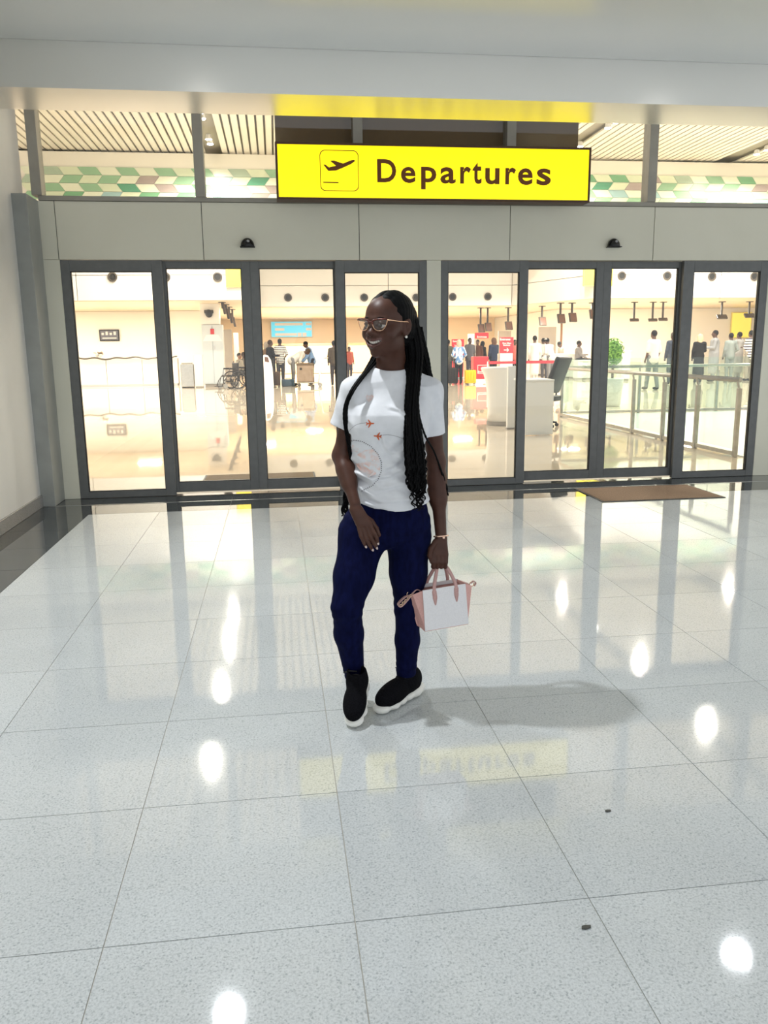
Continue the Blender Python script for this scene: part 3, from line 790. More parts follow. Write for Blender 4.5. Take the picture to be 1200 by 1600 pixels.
# left counter with its wavy dark rim
Y = 33.8; x0, x1 = X(108, Y), X(277, Y); zt_ = Zp(559, Y, 200)
o = empty('service_counter', ((x0+x1)/2, Y, 0), 'long white service counter with wavy dark top edge', 'counter')
w = (x1-x0)/2; nb = 3
for k in range(nb): MB().b2(-w+k*2*w/nb+.012, -w+(k+1)*2*w/nb-.012, 0, .06, .09, zt_-.03).build('front_panel', M_HWHITE, o)
MB().b2(-w+.03, w-.03, .06, .7, .01, zt_-.05).build('carcass', M_GREYP, o)
MB().b2(-w+.05, w-.05, .03, .06, .001, .085).build('plinth', M_SILV, o)
MB().tube([(-w+2*w*i/60, -.01, zt_-.01+.025*math.sin(i*.55)+.02*math.sin(i*.23)) for i in range(61)], .035, 6).build('wavy_rim', M_DKM, o)
# flowers
o = empty('flower_bowl', (X(155, 34.1), 34.1, zt_+.025), 'small pale flower arrangement on the long white counter', 'flowers')
MB().lathe([(.08, 0), (.13, .06), (.15, .12), (.13, .12)], seg=14).build('bowl', M_SILV, o)
fm = MB(); rg = random.Random(2)
for k in range(14): fm.ball((rg.uniform(-.16, .16), rg.uniform(-.1, .1), .14+rg.uniform(0, .14)), rg.uniform(.04, .065), 8, 6)
fm.build('blooms', noisy('bloom', (.62, .48, .36), (.75, .66, .56), 9, .8), o)
# wall screen at left
def wall_screen(name, px0, px1, py0, py1, Y, label, m):
    x0, x1, z0, z1 = X(px0, Y), X(px1, Y), Zp(py1, Y, px0), Zp(py0, Y, px0)
    o = empty(name, ((x0+x1)/2, Y, z0), label, 'screen'); w = (x1-x0)/2; h = z1-z0
    MB().b2(-w, w, 0, .08, 0, h, bev=.015).build('bezel', M_BLKP, o)
    MB().b2(-w+.05, w-.05, -.004, .004, .05, h-.05).build('display', m, o)
    return o, w, h
o, w, h = wall_screen('wall_screen', 158, 189, 515, 533, 37.5, 'black framed wall screen above the long white counter', mat('screen_grey', (.10, .10, .11), .2, emit=(.35, .33, .34), es=.25))
for k in range(4): MB().b2(-w+.10+k*.17, -w+.20+k*.17, -.009, -.005, h*.52, h*.72+.05*(k % 2)).build('picture_block', mat('screen_light', (.7, .68, .65), .4), o)
MB().b2(-w+.12, w-.12, -.009, -.005, h*.2, h*.3).build('caption_bar', mat('screen_light', (.7, .68, .65), .4), o)
# steel bin, white plinth and pale cabinet
Y = 31.6
x0, x1 = X(281, Y), X(301, Y); o = empty('steel_bin', ((x0+x1)/2, Y, 0), 'brushed steel litter bin right of the long white counter', 'bin')
MB().b2(-.24, .24, -.02, .4, .03, .88, bev=.02).build('body', M_STEEL, o); MB().b2(-.22, .22, 0, .38, 0, .03).build('foot', M_BLKP, o); MB().b2(-.20, .20, .05, .33, .885, .93, bev=.015).build('lid', M_STEEL, o)
x0, x1 = X(303, Y), X(315, Y); o = empty('display_plinth', ((x0+x1)/2, Y, 0), 'tall plain white plinth between bin and pale cabinet', 'plinth')
MB().b2(-.16, .16, 0, .4, .04, 1.22, bev=.01).build('body', M_HWHITE, o); MB().b2(-.14, .14, .02, .38, 0, .04).build('foot', M_GREYP, o)
Y = 32.0; x0, x1 = X(317, Y), X(350, Y); w = (x1-x0)/2; zc_ = Zp(507, Y, 330)
o = empty('service_cabinet', ((x0+x1)/2, Y, 0), 'tall pale blue-grey double-door cabinet built against a white column', 'cabinet')
M_CAB = mat('cabinet_pale', (.62, .68, .72), .4)
MB().b2(-w+.01, w-.01, .03, .8, .10, zc_-.01).build('body', M_CAB, o); MB().b2(-w+.03, w-.03, .05, .78, 0, .10).build('plinth', M_GREYP, o)
for s in (-1, 1):
    d = MB().b2(min(s*.008, s*(w-.005)), max(s*.008, s*(w-.005)), 0, .028, .12, zc_-.02, bev=.004).build('door', M_CAB, o)
MB().b2(.03, .09, -.02, -.001, zc_*.60, zc_*.66).build('lock', M_SILV, o)
MB().b2(-.06, .08, -.02, -.001, zc_-.36, zc_-.16).build('alarm_sign', mat('alarm_red', (.6, .04, .05), .5), o)
MB().prism([(-.36, -.012, zc_-.62), (.36, -.012, zc_-.62), (.22, -.012, zc_-.38), (-.22, -.012, zc_-.38)], (0, .010, 0)).build('painted_glow', M_PRNW, o)  # white trapezoid standing in for a lamp's glow on the doors
structure('trim_8', MB().b2(x0-.01, x1-.10, Y+.05, Y+.75, zc_+.01, 3.095), M_HWHITE)
MB().lathe([(.10, 0), (.16, .04), (.16, .12)], seg=16).build('cctv', M_BLKP) if False else None
o = empty('dome_camera', (X(330, 31.9), 31.9, Zp(492, 31.9, 330)), 'dark dome camera on the white column above the pale cabinet', 'camera')
MB().b2(-.17, .17, 0, .14, .06, .18, bev=.02).build('housing', M_DKM, o); MB().ball((0, .04, .05), (.14, .11, .15)).build('dome', M_BLKP, o, True)
# wheelchairs
def wheelchair(px, Y, rz, label):
    o = empty('wheelchair', (X(px, Y), Y, 0), label, 'wheelchair', 'parked wheelchairs', rz=rz)
    for s in (-1, 1):
        t = MB(); t.tube([(s*.28, .12+.30*math.cos(2*PI*k/24), .31+.30*math.sin(2*PI*k/24)) for k in range(25)], .022, 6, cap=False)
        for k in range(8): t.tube([(s*.28, .12, .31), (s*.28, .12+.29*math.cos(2*PI*k/8), .31+.29*math.sin(2*PI*k/8))], .006, 4)
        t.tube([(s*.30, .12, .31), (s*.24, .12, .31)], .04, 8)
        t.build('wheel', M_BLKP, o, True)
        c = MB(); c.lathe([(.085, -.02), (.095, 0), (.085, .02)], (s*.22, -.36, .10), 14, Matrix.Rotation(PI/2, 3, 'Y')); c.build('caster', mat('caster_grey', (.25, .25, .24), .5), o)
        f = MB(); f.tube([(s*.22, .24, .98), (s*.22, .20, .90), (s*.22, .17, .45), (s*.22, -.28, .44), (s*.22, -.40, .30), (s*.20, -.48, .12)], .016, 6); f.tube([(s*.22, .17, .70), (s*.23, -.18, .70), (s*.23, -.22, .44)], .014, 6); f.tube([(s*.22, -.30, .44), (s*.22, -.36, .20)], .014, 6)
        f.build('side_frame', M_DKM, o, True)
        MB().b2(s*.23-.03, s*.23+.03, -.18, .12, .705, .745, bev=.01).build('armrest', M_BLKP, o)
        MB().b2(s*.13-.09, s*.13+.09, -.58, -.44, .095, .115).build('footplate', M_BLKP, o)
    MB().b2(-.22, .22, -.28, .16, .45, .50, bev=.015).build('seat', M_BLKP, o); MB().b2(-.22, .22, .16, .20, .50, .92, bev=.015).build('backrest', M_BLKP, o)
wheelchair(360, 30.2, R(-60), 'black folding wheelchair parked beside the pale cabinet'); wheelchair(382, 31.9, R(-75), 'second black wheelchair, half hidden by the door stile')
# hanging monitors
def monitor(px, py, Y, w_, h_, rz, label, tilt=.25, ceil=3.1):
    c = at(px, py, Y)
    o = empty('hanging_monitor', (c[0], Y, c[2]), label, 'monitor', 'hanging check-in monitors', rz=rz)
    r = Matrix.Rotation(-tilt, 3, 'X')
    MB().box((0, 0, 0), (w_, .07, h_), bev=.01, rot=r).build('casing', M_DKM, o)
    MB().box((0, -.042, 0), (w_-.06, .006, h_-.06), rot=r).build('display', M_SCRN, o)
    MB().tube([(0, .05, 0), (0, .07, .2), (0, .07, ceil-c[2]-.02)], .045, 8).build('hanger', M_DKM, o)
    MB().b2(-.12, .12, -.02, .16, ceil-c[2]-.03, ceil-c[2]-.001).build('ceiling_plate', M_DKM, o)
names = ['behind the red desk sign', 'behind the red desk sign, right of the first', 'above the red arrow sign', 'above the man in the white robe', 'above the man with the grey cap', 'above the bent clerk', 'above the seated clerk']
for i, (px, py) in enumerate(((752, 513), (763, 511), (795, 509), (848, 502), (877, 498), (895, 496), (927, 491))):
    monitor(px, py, 36.4 if i < 3 else 35.3 if i == 3 else 32.8, .32 if i < 2 else .36, .38, R(18), 'dark monitor hanging from the low ceiling '+names[i])
for i, (px, py) in enumerate(((991, 500), (1020, 500), (1036, 499), (1128, 495), (1171, 493))):
    monitor(px, py, 32.5, .36 if i < 3 else .42, .14 if i < 3 else .24, R(-8), 'tilted dark monitor on the low ceiling '+['left of the man in white', 'above the man in white', 'above the man in the navy suit', 'above the man in the grey robe', 'at far right above the striped shirt'][i], .9)
for i, (px, py, Y) in enumerate(((350, 482, 31.0), (356, 490, 32.6), (361, 497, 34.4), (366, 503, 36.4))):
    monitor(px, py, Y, .12, .42, R(65), 'dark monitor in the slanting row over the wheelchairs, number %s from the left' % ['one', 'two', 'three', 'four'][i], .2)
# grey partitions
for i, (px0, px1, py, Y, lab) in enumerate(((350, 364, 515, 36.5, 'behind the wheelchairs'), (366, 374, 520, 40, 'behind the seated people'), (731, 741, 522, 39.5, 'behind the man in dark grey'), (778, 798, 517, 39, 'behind the red arrow sign'), (841, 868, 511, 38, 'behind the man with the grey cap'), (900, 908, 520, 40, 'behind the seated clerk'))):
    x0, x1 = X(px0, Y), X(px1, Y); z1 = Zp(py, Y, px0)
    o = empty('partition', ((x0+x1)/2, Y, 0), 'tall grey partition panel standing '+lab, 'partition', 'grey partitions'); w = (x1-x0)/2
    MB().b2(-w, w, 0, .08, .06, z1, bev=.01).build('panel', M_GREYP, o); MB().b2(-w*.9, w*.9, -.08, .16, 0, .055, bev=.01).build('foot', M_DKM, o)
# white arched kiosk
Y = 30.4; o = empty('self_service_kiosk', (X(418, Y), Y, 0), 'white curved self-service kiosk by the left sliding doors', 'kiosk')
prof = [(-.17, 0), (.17, 0), (.19, .05), (.17, .7), (.12, 1.0), (.02, 1.16), (-.10, 1.20), (-.17, 1.16)]
MB().prism([(x, -.2, z) for x, z in prof], (0, .45, 0)).build('body', M_HWHITE, o); MB().prism([(-.10, -.21, .95), (.06, -.21, .92), (.02, -.21, 1.10), (-.10, -.21, 1.12)], (0, .009, 0)).build('screen', M_SCRN, o)
# luggage
def suitcase(px, Y, w_, h_, d_, col, label, rz=0., handle=.0, lying=False, wheels=True):
    o = empty('suitcase', (X(px, Y), Y, 0), label, 'suitcase', rz=rz)
    z0 = .05 if wheels else .002
    MB().b2(-w_/2, w_/2, -d_/2, d_/2, z0, z0+h_, bev=.03).build('shell', cloth(col), o, True)
    for k in (-1, 0, 1): MB().b2(k*w_*.27-.012, k*w_*.27+.012, -d_/2-.012, -d_/2+.002, z0+.06, z0+h_-.06).build('rib', cloth(tuple(c*.8 for c in col)), o)
    MB().tube([(-.09, 0, z0+h_), (-.09, 0, z0+h_+.03+handle), (.09, 0, z0+h_+.03+handle), (.09, 0, z0+h_)], .012, 6).build('handle', M_DKM, o)
    if wheels:
        for sx in (-1, 1):
            for sy in (-1, 1): MB().lathe([(.022, -.012), (.026, 0), (.022, .012)], (sx*w_*.38, sy*d_*.36, .027), 10, Matrix.Rotation(PI/2, 3, 'Y')).build('wheel', M_BLKP, o)
    return o
suitcase(705, 30.2, .36, .58, .25, (.03, .025, .022), 'dark brown suitcase beside the woman in blue print', handle=.35)
suitcase(735, 30.0, .40, .48, .26, (1.0, .62, .03), 'yellow suitcase beside the red desk')
suitcase(449, 31.4, .50, .26, .34, (.10, .15, .20), 'blue-grey suitcase lying flat by the bending man', wheels=False)
suitcase(431, 30.9, .28, .52, .20, (.10, .065, .045), 'brown suitcase with raised handle behind the white kiosk', handle=.45)
# trolley with a big box
Y = 30.6; o = empty('luggage_trolley', (X(484, Y), Y, 0), 'silver luggage trolley carrying a large brown box', 'trolley')
f = MB()
for s in (-1, 1): f.tube([(-.50, s*.22, .17), (.30, s*.22, .14), (.46, s*.22, 1.02), (.66, s*.22, 1.05)], .022, 6); 
for x in (-.48, -.2, .08, .32): f.tube([(x, -.22, .16), (x, .22, .16)], .018, 6)
f.tube([(.66, -.22, 1.05), (.66, .22, 1.05)], .02, 6); f.tube([(.42, -.22, .75), (.42, .22, .75)], .018, 6)
f.build('frame', M_SILV, o, True)
for x, y in ((-.42, 0), (.36, -.24), (.36, .24)): MB().lathe([(.06, -.03), (.07, 0), (.06, .03)], (x, y, .07), 14, Matrix.Rotation(PI/2, 3, 'X')).build('wheel', mat('wheel_grey', (.3, .3, .29), .5), o)
o = empty('storage_box', (X(476, Y-.02), Y-.02, .185), 'large brown box standing on the luggage trolley', 'box')
MB().b2(-.30, .30, -.22, .22, 0, .66, bev=.02).build('body', noisy('box_brown', (.24, .18, .13), (.29, .22, .17), 6, .7), o); MB().b2(-.31, .31, -.23, .23, .60, .685, bev=.01).build('lid', cloth((.20, .15, .11)), o); MB().b2(-.20, -.12, -.235, -.224, .44, .52).build('latch', M_BLKP, o)
# info sign on the far wall
Y = 49.475; x0, x1 = X(425, Y), X(489, Y); z0, z1 = Zp(527, Y, 457), Zp(502, Y, 457); w = (x1-x0)/2; h = z1-z0
o = empty('information_sign', ((x0+x1)/2, Y, z0), 'wide light blue information board high on the far beige wall', 'sign')
MB().b2(-w, w, 0, .12, 0, h, bev=.02).build('box', mat('sign_pale', (.6, .8, .9), .4), o)
MB().b2(-w+.04, w-.04, -.01, -.001, .04, h-.04).build('face', mat('info_blue', (.10, .55, .80), .4, emit=(.10, .62, .90), es=.55), o)
for k, (a, b, zc2) in enumerate(((-.80, .55, .82), (-.80, -.35, .50), (-.80, .25, .18), (.70, .95, .82), (.70, .95, .50))): MB().b2(a*w, b*w, -.016, -.012, h*zc2-.075, h*zc2+.075).build('text_line', M_PRNW, o)
for k in (0, 1): MB().b2((.28+.24*k)*w, (.48+.24*k)*w, -.016, -.012, .05, .26).build('pictogram', M_PRNW, o)
# far counter along the back
for k, (px0, px1, lab) in enumerate(((412, 540, 'left'), (545, 660, 'right'))):
    Y = 47.0; x0, x1 = X(px0, Y), X(px1, Y); o = empty('far_counter', ((x0+x1)/2, Y, 0), 'long beige counter wall far back, %s half' % lab, 'counter'); w = (x1-x0)/2; z1 = Zp(539, Y, 500)
    MB().b2(-w, w, 0, .3, .02, z1).build('front', M_HBEIGE, o); MB().b2(-w-.02, w+.02, -.06, .36, z1+.001, z1+.10).build('ledge', noisy('ledge_tan', (.50, .32, .18), (.55, .36, .21), 2, .5), o)
# red airline stands and desk
def red_board(px0, px1, py0, py1, Y, label, lines, legs=True, arrow=False, pole=False):
    x0, x1, z0, z1 = X(px0, Y), X(px1, Y), Zp(py1, Y, px0), Zp(py0, Y, px0); w = (x1-x0)/2; h = z1-z0
    o = empty('airline_sign', ((x0+x1)/2, Y, 0), label, 'sign')
    MB().b2(-w, w, 0, .08, z0, z1, bev=.01).build('board', M_RED, o)
    if legs:
        MB().b2(-w*.92, w*.92, .02, .06, .06, z0-.001).build('stand_panel', M_PRNW if arrow else M_RED, o); MB().b2(-w, w, -.12, .20, 0, .055, bev=.01).build('foot', M_SILV, o)
    if pole:
        MB().tube([(-w*.95, .04, .02), (-w*.95, .04, z0)], .03, 8).build('pole', M_SILV, o); MB().lathe([(.20, 0), (.20, .015), (.04, .03)], (-w*.95, .04, 0), 16).build('foot', M_SILV, o)
    for t, s, fz, fx in lines: glyphs(o, t, s, (fx*w, -.001, z0+fz*h), M_PRNW)
    if arrow:
        a = MB(); zc3 = z0+.20*h; a.prism([(-.11, -.001, zc3+.012), (.06, -.001, zc3+.012), (.06, -.001, zc3-.012), (-.11, -.001, zc3-.012)], (0, -.004, 0))
        for s in (-1, 1): a.prism([(.08, -.001, zc3), (.055, -.001, zc3), (-.005, -.001, zc3+s*.075), (.02, -.001, zc3+s*.075)], (0, -.004, 0))
        a.build('arrow', M_PRNW, o)
    return o
red_board(781, 802, 527, 552, 30.6, 'red standing sign with white arrow by the check-in belt', [('Emirates', .11, .86, -.25), ('First Class', .075, .62, .0), ('Business', .075, .50, .0)], arrow=True)
red_board(706, 725, 530, 556, 36.0, 'red banner stand behind the woman in blue print', [('Emirates', .10, .87, -.2), ('Economy', .08, .62, 0)])
red_board(742, 763, 520, 529, 35.2, 'small red board on a pole above the red desk', [('Emirates', .12, .28, 0)], legs=False, pole=True)
Y = 31.0; o = empty('airline_desk', (X(752, Y), Y, 0), 'red upright airline desk with white foot beside the yellow suitcase', 'desk'); w = (X(764, Y)-X(741, Y))/2
MB().b2(-w, w, 0, .5, .16, Zp(557, Y, 752), bev=.02).build('body', M_RED, o); MB().b2(-w, w, -.03, .53, .002, .155).build('foot', M_HWHITE, o)
outl = MB()
for (a, b, c_, d_) in ((-.14, .26, .36, .375), (-.14, .26, .675, .69), (-.14, -.125, .375, .675), (.245, .26, .375, .675)): outl.b2(a, b, -.004, -.0005, c_, d_)
outl.build('emblem_frame', M_PRNW, o); glyphs(o, 'Emirates', .10, (.06, -.001, .43), M_PRNW)
# queue belt
Y = 29.8
o = empty('queue_barrier', (X(762, Y), Y, 0), 'queue barrier with a stretched red belt behind the white desks', 'barrier')
xs_ = [0, X(808, Y)-X(762, Y), X(868, Y)-X(762, Y)]
zb_ = Zp(566, Y, 820)
for xq in xs_:
    p_ = MB(); p_.lathe([(.16, .001), (.16, .02), (.03, .04), (.025, .06)], (xq, 0, 0), 16); p_.tube([(xq, 0, .05), (xq, 0, zb_+.05)], .028, 8); p_.build('post', M_SILV, o, True)
for a, b in zip(xs_, xs_[1:]): MB().b2(a+.03, b-.03, -.004, .004, zb_-.05, zb_+.05).build('belt', M_RED, o)
# white round counter and white desk
Y = 14.3; g = (fl(772, 664)+fl(800, 667))/2
o = empty('round_counter', (X(787, 14.2), 14.25, 0), 'white flared round counter behind the glass doors', 'counter')
zt2 = Zp(575, 14.0, 785)
prof = [(.27, .07), (.262, .25), (.27, .5), (.30, .75), (.345, zt2-.10), (.385, zt2-.03), (.39, zt2), (.37, zt2+.012), (.05, zt2+.012)]
MB().lathe(prof, seg=36).build('drum', M_HWHITE, o, True); MB().lathe([(.28, .002), (.28, .068)], seg=36).build('plinth', M_GREYP, o)
x0, x1 = X(821, 12.35, 660), X(864, 12.35, 660); zt3 = Zp(593, 12.35, 842)
o = empty('white_desk', ((x0+x1)/2, 12.35, 0), 'plain white desk in front of the black office chair', 'desk'); w = (x1-x0)/2
MB().b2(-w, w, 0, .03, .01, zt3-.03, bev=.004).build('front_panel', M_HWHITE, o); MB().b2(-w-.02, w, -.02, .62, zt3-.028, zt3, bev=.004).build('top', M_HWHITE, o)
for s in (-1, 1): MB().b2(s*(w-.02)-.015, s*(w-.02)+.015, .032, .6, .01, zt3-.03).build('side_panel', M_HWHITE, o)
o = empty('counter_wing', (X(806, 13.4, 620), 13.4, 0), 'white panel joining round counter and white desk', 'counter')
MB().b2(-.14, .14, 0, .08, .02, Zp(572, 13.4, 806), bev=.01).build('panel', M_HWHITE, o); MB().b2(-.15, .15, -.01, .09, 0, .02).build('foot', M_GREYP, o)
# office chair
Y = 13.62; o = empty('office_chair', (X(848, Y), Y, 0), 'black office chair with tilted high back behind the white desk', 'chair', rz=R(-140))
zs = .50
MB().box((0, 0, zs), (.50, .50, .10), bev=.03).build('seat', M_BLKP, o, True)
rb = Matrix.Rotation(R(-22), 3, 'X')
MB().box((0, .30, zs+.40), (.46, .09, .66), bev=.035, rot=rb).build('backrest', noisy('chair_vinyl', (.022, .022, .022), (.04, .04, .038), 6, .38), o, True)
MB().tube([(0, 0, .10), (0, 0, zs-.05)], .03, 8).build('gas_lift', M_DKM, o)
for k in range(5):
    a = 2*PI*k/5; l = MB(); l.tube([(0, 0, .11), (.29*math.cos(a), .29*math.sin(a), .075)], [.03, .018], 6); l.ball((.29*math.cos(a), .29*math.sin(a), .036), .034, 10, 8); l.build('leg', M_BLKP, o, True)
for s in (-1, 1):
    l = MB(); l.tube([(s*.26, .12, zs-.02), (s*.30, .12, zs+.20), (s*.30, -.14, zs+.22)], .018, 6); l.box((s*.30, -.02, zs+.235), (.06, .30, .03), bev=.01); l.build('armrest', M_BLKP, o, True)
# check-in counters
for i, (px0, px1, py, Y, lab) in enumerate(((868, 901, 553, 33.6, 'in front of the bent clerk'), (903, 936, 563, 32.0, 'in front of the seated clerk'), (972, 985, 548, 30.5, 'left of the man in white'))):
    x0, x1 = X(px0, Y), X(px1, Y); z1 = Zp(py, Y, px0); w = (x1-x0)/2
    o = empty('checkin_counter', ((x0+x1)/2, Y, 0), 'white check-in counter '+lab, 'counter', 'check-in counters')
    MB().b2(-w, w, 0, .5, .08, z1-.04, bev=.01).build('front', mat('counter_white', (.74, .78, .76), .3), o); MB().b2(-w-.02, w+.02, -.04, .54, z1-.038, z1, bev=.008).build('top', M_HWHITE, o); MB().b2(-w+.03, w-.03, .04, .46, 0, .08).build('plinth', M_GREYP, o)
o = empty('flag_pole', (X(876, 36.6), 36.6, 0), 'slim brown upright post between the white-shirted men and the clerks', 'post')
MB().tube([(0, 0, .03), (0, 0, 2.4)], .05, 10).build('shaft', cloth((.30, .16, .09)), o, True); MB().lathe([(.2, .001), (.2, .025), (.06, .04)], seg=16).build('foot', M_DKM, o)
o = empty('office_stool', (X(904, 33.2), 33.2, 0), 'dark tall stool under the seated clerk', 'stool')
MB().b2(-.18, .18, -.2, .16, .55, .60, bev=.02).build('seat', M_BLKP, o); MB().tube([(0, 0, .03), (0, 0, .55)], .03, 8).build('column', M_DKM, o); MB().lathe([(.22, .001), (.22, .02), (.05, .04)], seg=16).build('foot', M_DKM, o)
# green plant
Y = 18.0; o = empty('potted_shrub', (X(958, Y), Y, 0), 'bright green rounded shrub in a white pot behind the railing', 'plant')
MB().lathe([(.16, 0), (.20, .02), (.26, .62), (.24, .64)], seg=20).build('pot', M_HWHITE, o, True)
lf = MB(); rg = random.Random(5); zc4 = Zp(550, Y, 958)
for k in range(420):
    a = rg.uniform(0, 2*PI); b = rg.uniform(-1, 1); r_ = .24*rg.uniform(.75, 1.0); cz = math.sqrt(1-b*b)
    c = Vector((r_*cz*math.cos(a), r_*cz*math.sin(a), zc4+.30*b)); n = Vector((cz*math.cos(a), cz*math.sin(a), b)); t = n.orthogonal().normalized(); t.rotate(Matrix.Rotation(rg.uniform(0, 6.28), 3, n)); u_ = n.cross(t); n2 = (n+t*.5).normalized()
    lf.bm.faces.new([lf.bm.verts.new(p) for p in (c-t*.012, c+u_*.02+n*.01, c+t*.055+n2*.025, c-u_*.02+n*.01)])
o_ = lf.build('leaves', noisy('leaf_green', (.16, .40, .05), (.28, .55, .09), 8, .6), o); o_['kind'] = 'stuff'
MB().ball((0, 0, zc4), (.20, .20, .26)).build('foliage_core', noisy('leaf_core', (.08, .24, .03), (.12, .30, .05), 12, .8, bump=.5), o, True); MB().tube([(0, 0, .60), (0, 0, zc4-.1)], .03, 8).build('stem', cloth((.16, .10, .05)), o)

# ================================================================== glass railings round the floor opening
M_RGLASS = glass_mat('railing_glass', (.90, .96, .93), 1.0)
M_RSTEEL = noisy('railing_steel', (.40, .38, .34), (.50, .48, .43), 12, .35, metal=.6)
def railing(name, pts, label, top, gtop):
    o = empty(name, (pts[0][0], pts[0][1], 0), label, 'railing'); O_ = Vector((pts[0][0], pts[0][1], 0)); P = [Vector((x, y, 0))-O_ for x, y in pts]
    d = (P[-1]-P[0]).normalized()
    for p in P:
        m = MB(); m.box((p.x, p.y, (top-.10)/2+.002), (.05, .05, top-.10), rz=math.atan2(d.y, d.x), bev=.004); m.tube([(p.x, p.y, top-.12), (p.x-.03*d.y, p.y+.03*d.x, top-.02)], .014, 6); m.build('post', M_RSTEEL, o)
    MB().tube([P[0]+Vector((0, 0, top)), P[-1]+Vector((0, 0, top))], .032, 10).build('handrail', M_RSTEEL, o, True)
    m = MB(); c = (P[0]+P[-1])/2; m.box((c.x, c.y, .045), ((P[-1]-P[0]).length, .06, .05), rz=math.atan2(d.y, d.x)); m.build('bottom_rail', M_RSTEEL, o)
    for a, b in zip(P, P[1:]):
        c = (a+b)/2; MB().box((c.x+.045*d.y, c.y-.045*d.x, (gtop+.09)/2), ((b-a).length-.03, .012, gtop-.09), rz=math.atan2(d.y, d.x)).build('glass_panel', M_RGLASS, o)
XR_ = 5.60
railing('railing', [(XR_+.02, 9.36), (XR_, 10.31), (XR_, 11.27), (XR_, 12.3), (XR_, 13.9), (XR_, 15.6)], 'glass balustrade with steel handrail running back from the right doors', .95, 1.12)
railing('railing', [(5.75, 16.0), (7.4, 16.0), (9.1, 16.0), (10.8, 16.0), (12.5, 16.0)], 'second glass balustrade crossing behind the floor opening', .95, 1.12)
structure('floor_opening', MB().b2(5.72, 12.6, 8.6, 15.9, .002, .012), mat('opening_white', (.80, .86, .88), .25))
structure('trim_9', MB().b2(5.74, 5.86, 9.02, 9.24, .012, 3.6), M_HWALL)
# plain yellow boxes with emissive faces on the bulkhead and yellow wall panel
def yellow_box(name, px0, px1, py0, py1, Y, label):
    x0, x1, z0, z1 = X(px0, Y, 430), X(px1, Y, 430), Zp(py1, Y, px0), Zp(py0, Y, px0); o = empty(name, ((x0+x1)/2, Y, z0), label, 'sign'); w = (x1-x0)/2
    MB().b2(-w, w, 0, .09, 0, z1-z0, bev=.01).build('box', M_SIGNDARK if False else mat('pale_yellow_box', (.80, .68, .22), .4), o); MB().b2(-w+.03, w-.03, -.006, -.001, .03, z1-z0-.03).build('face', mat('box_face_yellow', (.85, .70, .10), .4, emit=(1, .85, .15), es=.45), o)
yellow_box('bulkhead_box', 352, 378, 400, 449, 29.86, 'yellow box on the left bulkhead end beside the dark sliding-door stile')
yellow_box('bulkhead_box', 912, 958, 400, 447, 29.86, 'yellow box at the left end of the right bulkhead')
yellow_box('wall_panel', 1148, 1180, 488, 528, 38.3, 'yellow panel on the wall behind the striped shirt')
wall_screen('picture_frame', 1056, 1062, 507, 524, 38.3, 'small dark framed notice on the right wall', mat('notice_grey', (.5, .48, .45), .5))
# ================================================================== the woman in the foreground
def skin_mat(name, col, col2, rough=.42, spec=.45):
    m = noisy(name, col, col2, 26, rough, spec=spec, lo=.3, hi=.7); return m
M_SKIN = skin_mat('skin', (.062, .025, .016), (.082, .034, .022), .45, .28)
M_LIP = mat('lip_skin', (.115, .046, .038), .35)
M_HAIR = mat('hair_black', (.0022, .0022, .0025), .55, spec=.10)
M_SHIRT = noisy('shirt_cotton', (.74, .75, .78), (.78, .79, .82), 40, .85, spec=.2)
def denim():
    m = noisy('jeans_denim', (.0021, .0032, .023), (.0036, .0056, .038), 60, .8, spec=.06, stretch=(1, 1, .35)); return m
M_JEANS = denim()
M_SHOE = noisy('shoe_knit', (.004, .004, .005), (.008, .008, .010), 220, .85, bump=.3, spec=.04)
M_SOLE = mat('shoe_sole', (.82, .81, .76), .45)

YW = 2.97
wroot = empty('person', (at(600, 1110, YW)[0], YW-.03, 0), 'smiling woman in white printed t-shirt and navy jeans carrying a small handbag', 'person')
WO = Vector(wroot.location)
def wpart(o, parent=None):
    """parent to the woman, keeping world coordinates"""
    o.parent = parent or wroot
    o.matrix_parent_inverse = (parent.matrix_parent_inverse.inverted() if False else Matrix.Translation(-WO)) if parent is None else Matrix.Identity(4)
    return o

# ---- joints (world)
HO = at(606, 508, 2.93)                    # head centre
HA = R(43)
HM = rotz(-HA) @ rotx(R(3)) @ roty(R(2))                 # local -y is the face
NB = at(614, 588, 2.985)
SH_L, EL_L, WR_L = at(553, 612, 2.955), at(533, 712, 2.985), at(555, 788, 2.862)
SH_R, EL_R, WR_R = at(671, 614, 2.99), at(681, 722, 3.015), at(689, 836, 2.955)
HIP_L, KN_L, AN_L = at(568, 836, 2.98), at(542, 948, 2.885), at(555, 1062, 2.975)
HIP_R, KN_R, AN_R = at(638, 836, 2.99), at(637, 950, 2.975), at(634, 1066, 3.005)
TA = R(8)
TM = rotz(-TA)                              # torso frame: local -y faces the camera, a little to the left

def sections(rows, depth, yoff=0., Y=YW, grow=0.):
    """rows: (py, left px, right px); -> loft sections in torso frame at origin TO"""
    out = []
    for (py, xl, xr), (b, yo) in zip(rows, depth):
        p, q = at(xl, py, Y), at(xr, py, Y); c = (p+q)/2
        l = TM.T @ (c-TO)
        out.append((l[2], l[0], l[1]+yo+yoff, np.linalg.norm(q-p)/2+grow, b+grow))
    return out
TO = at(608, 700, YW)

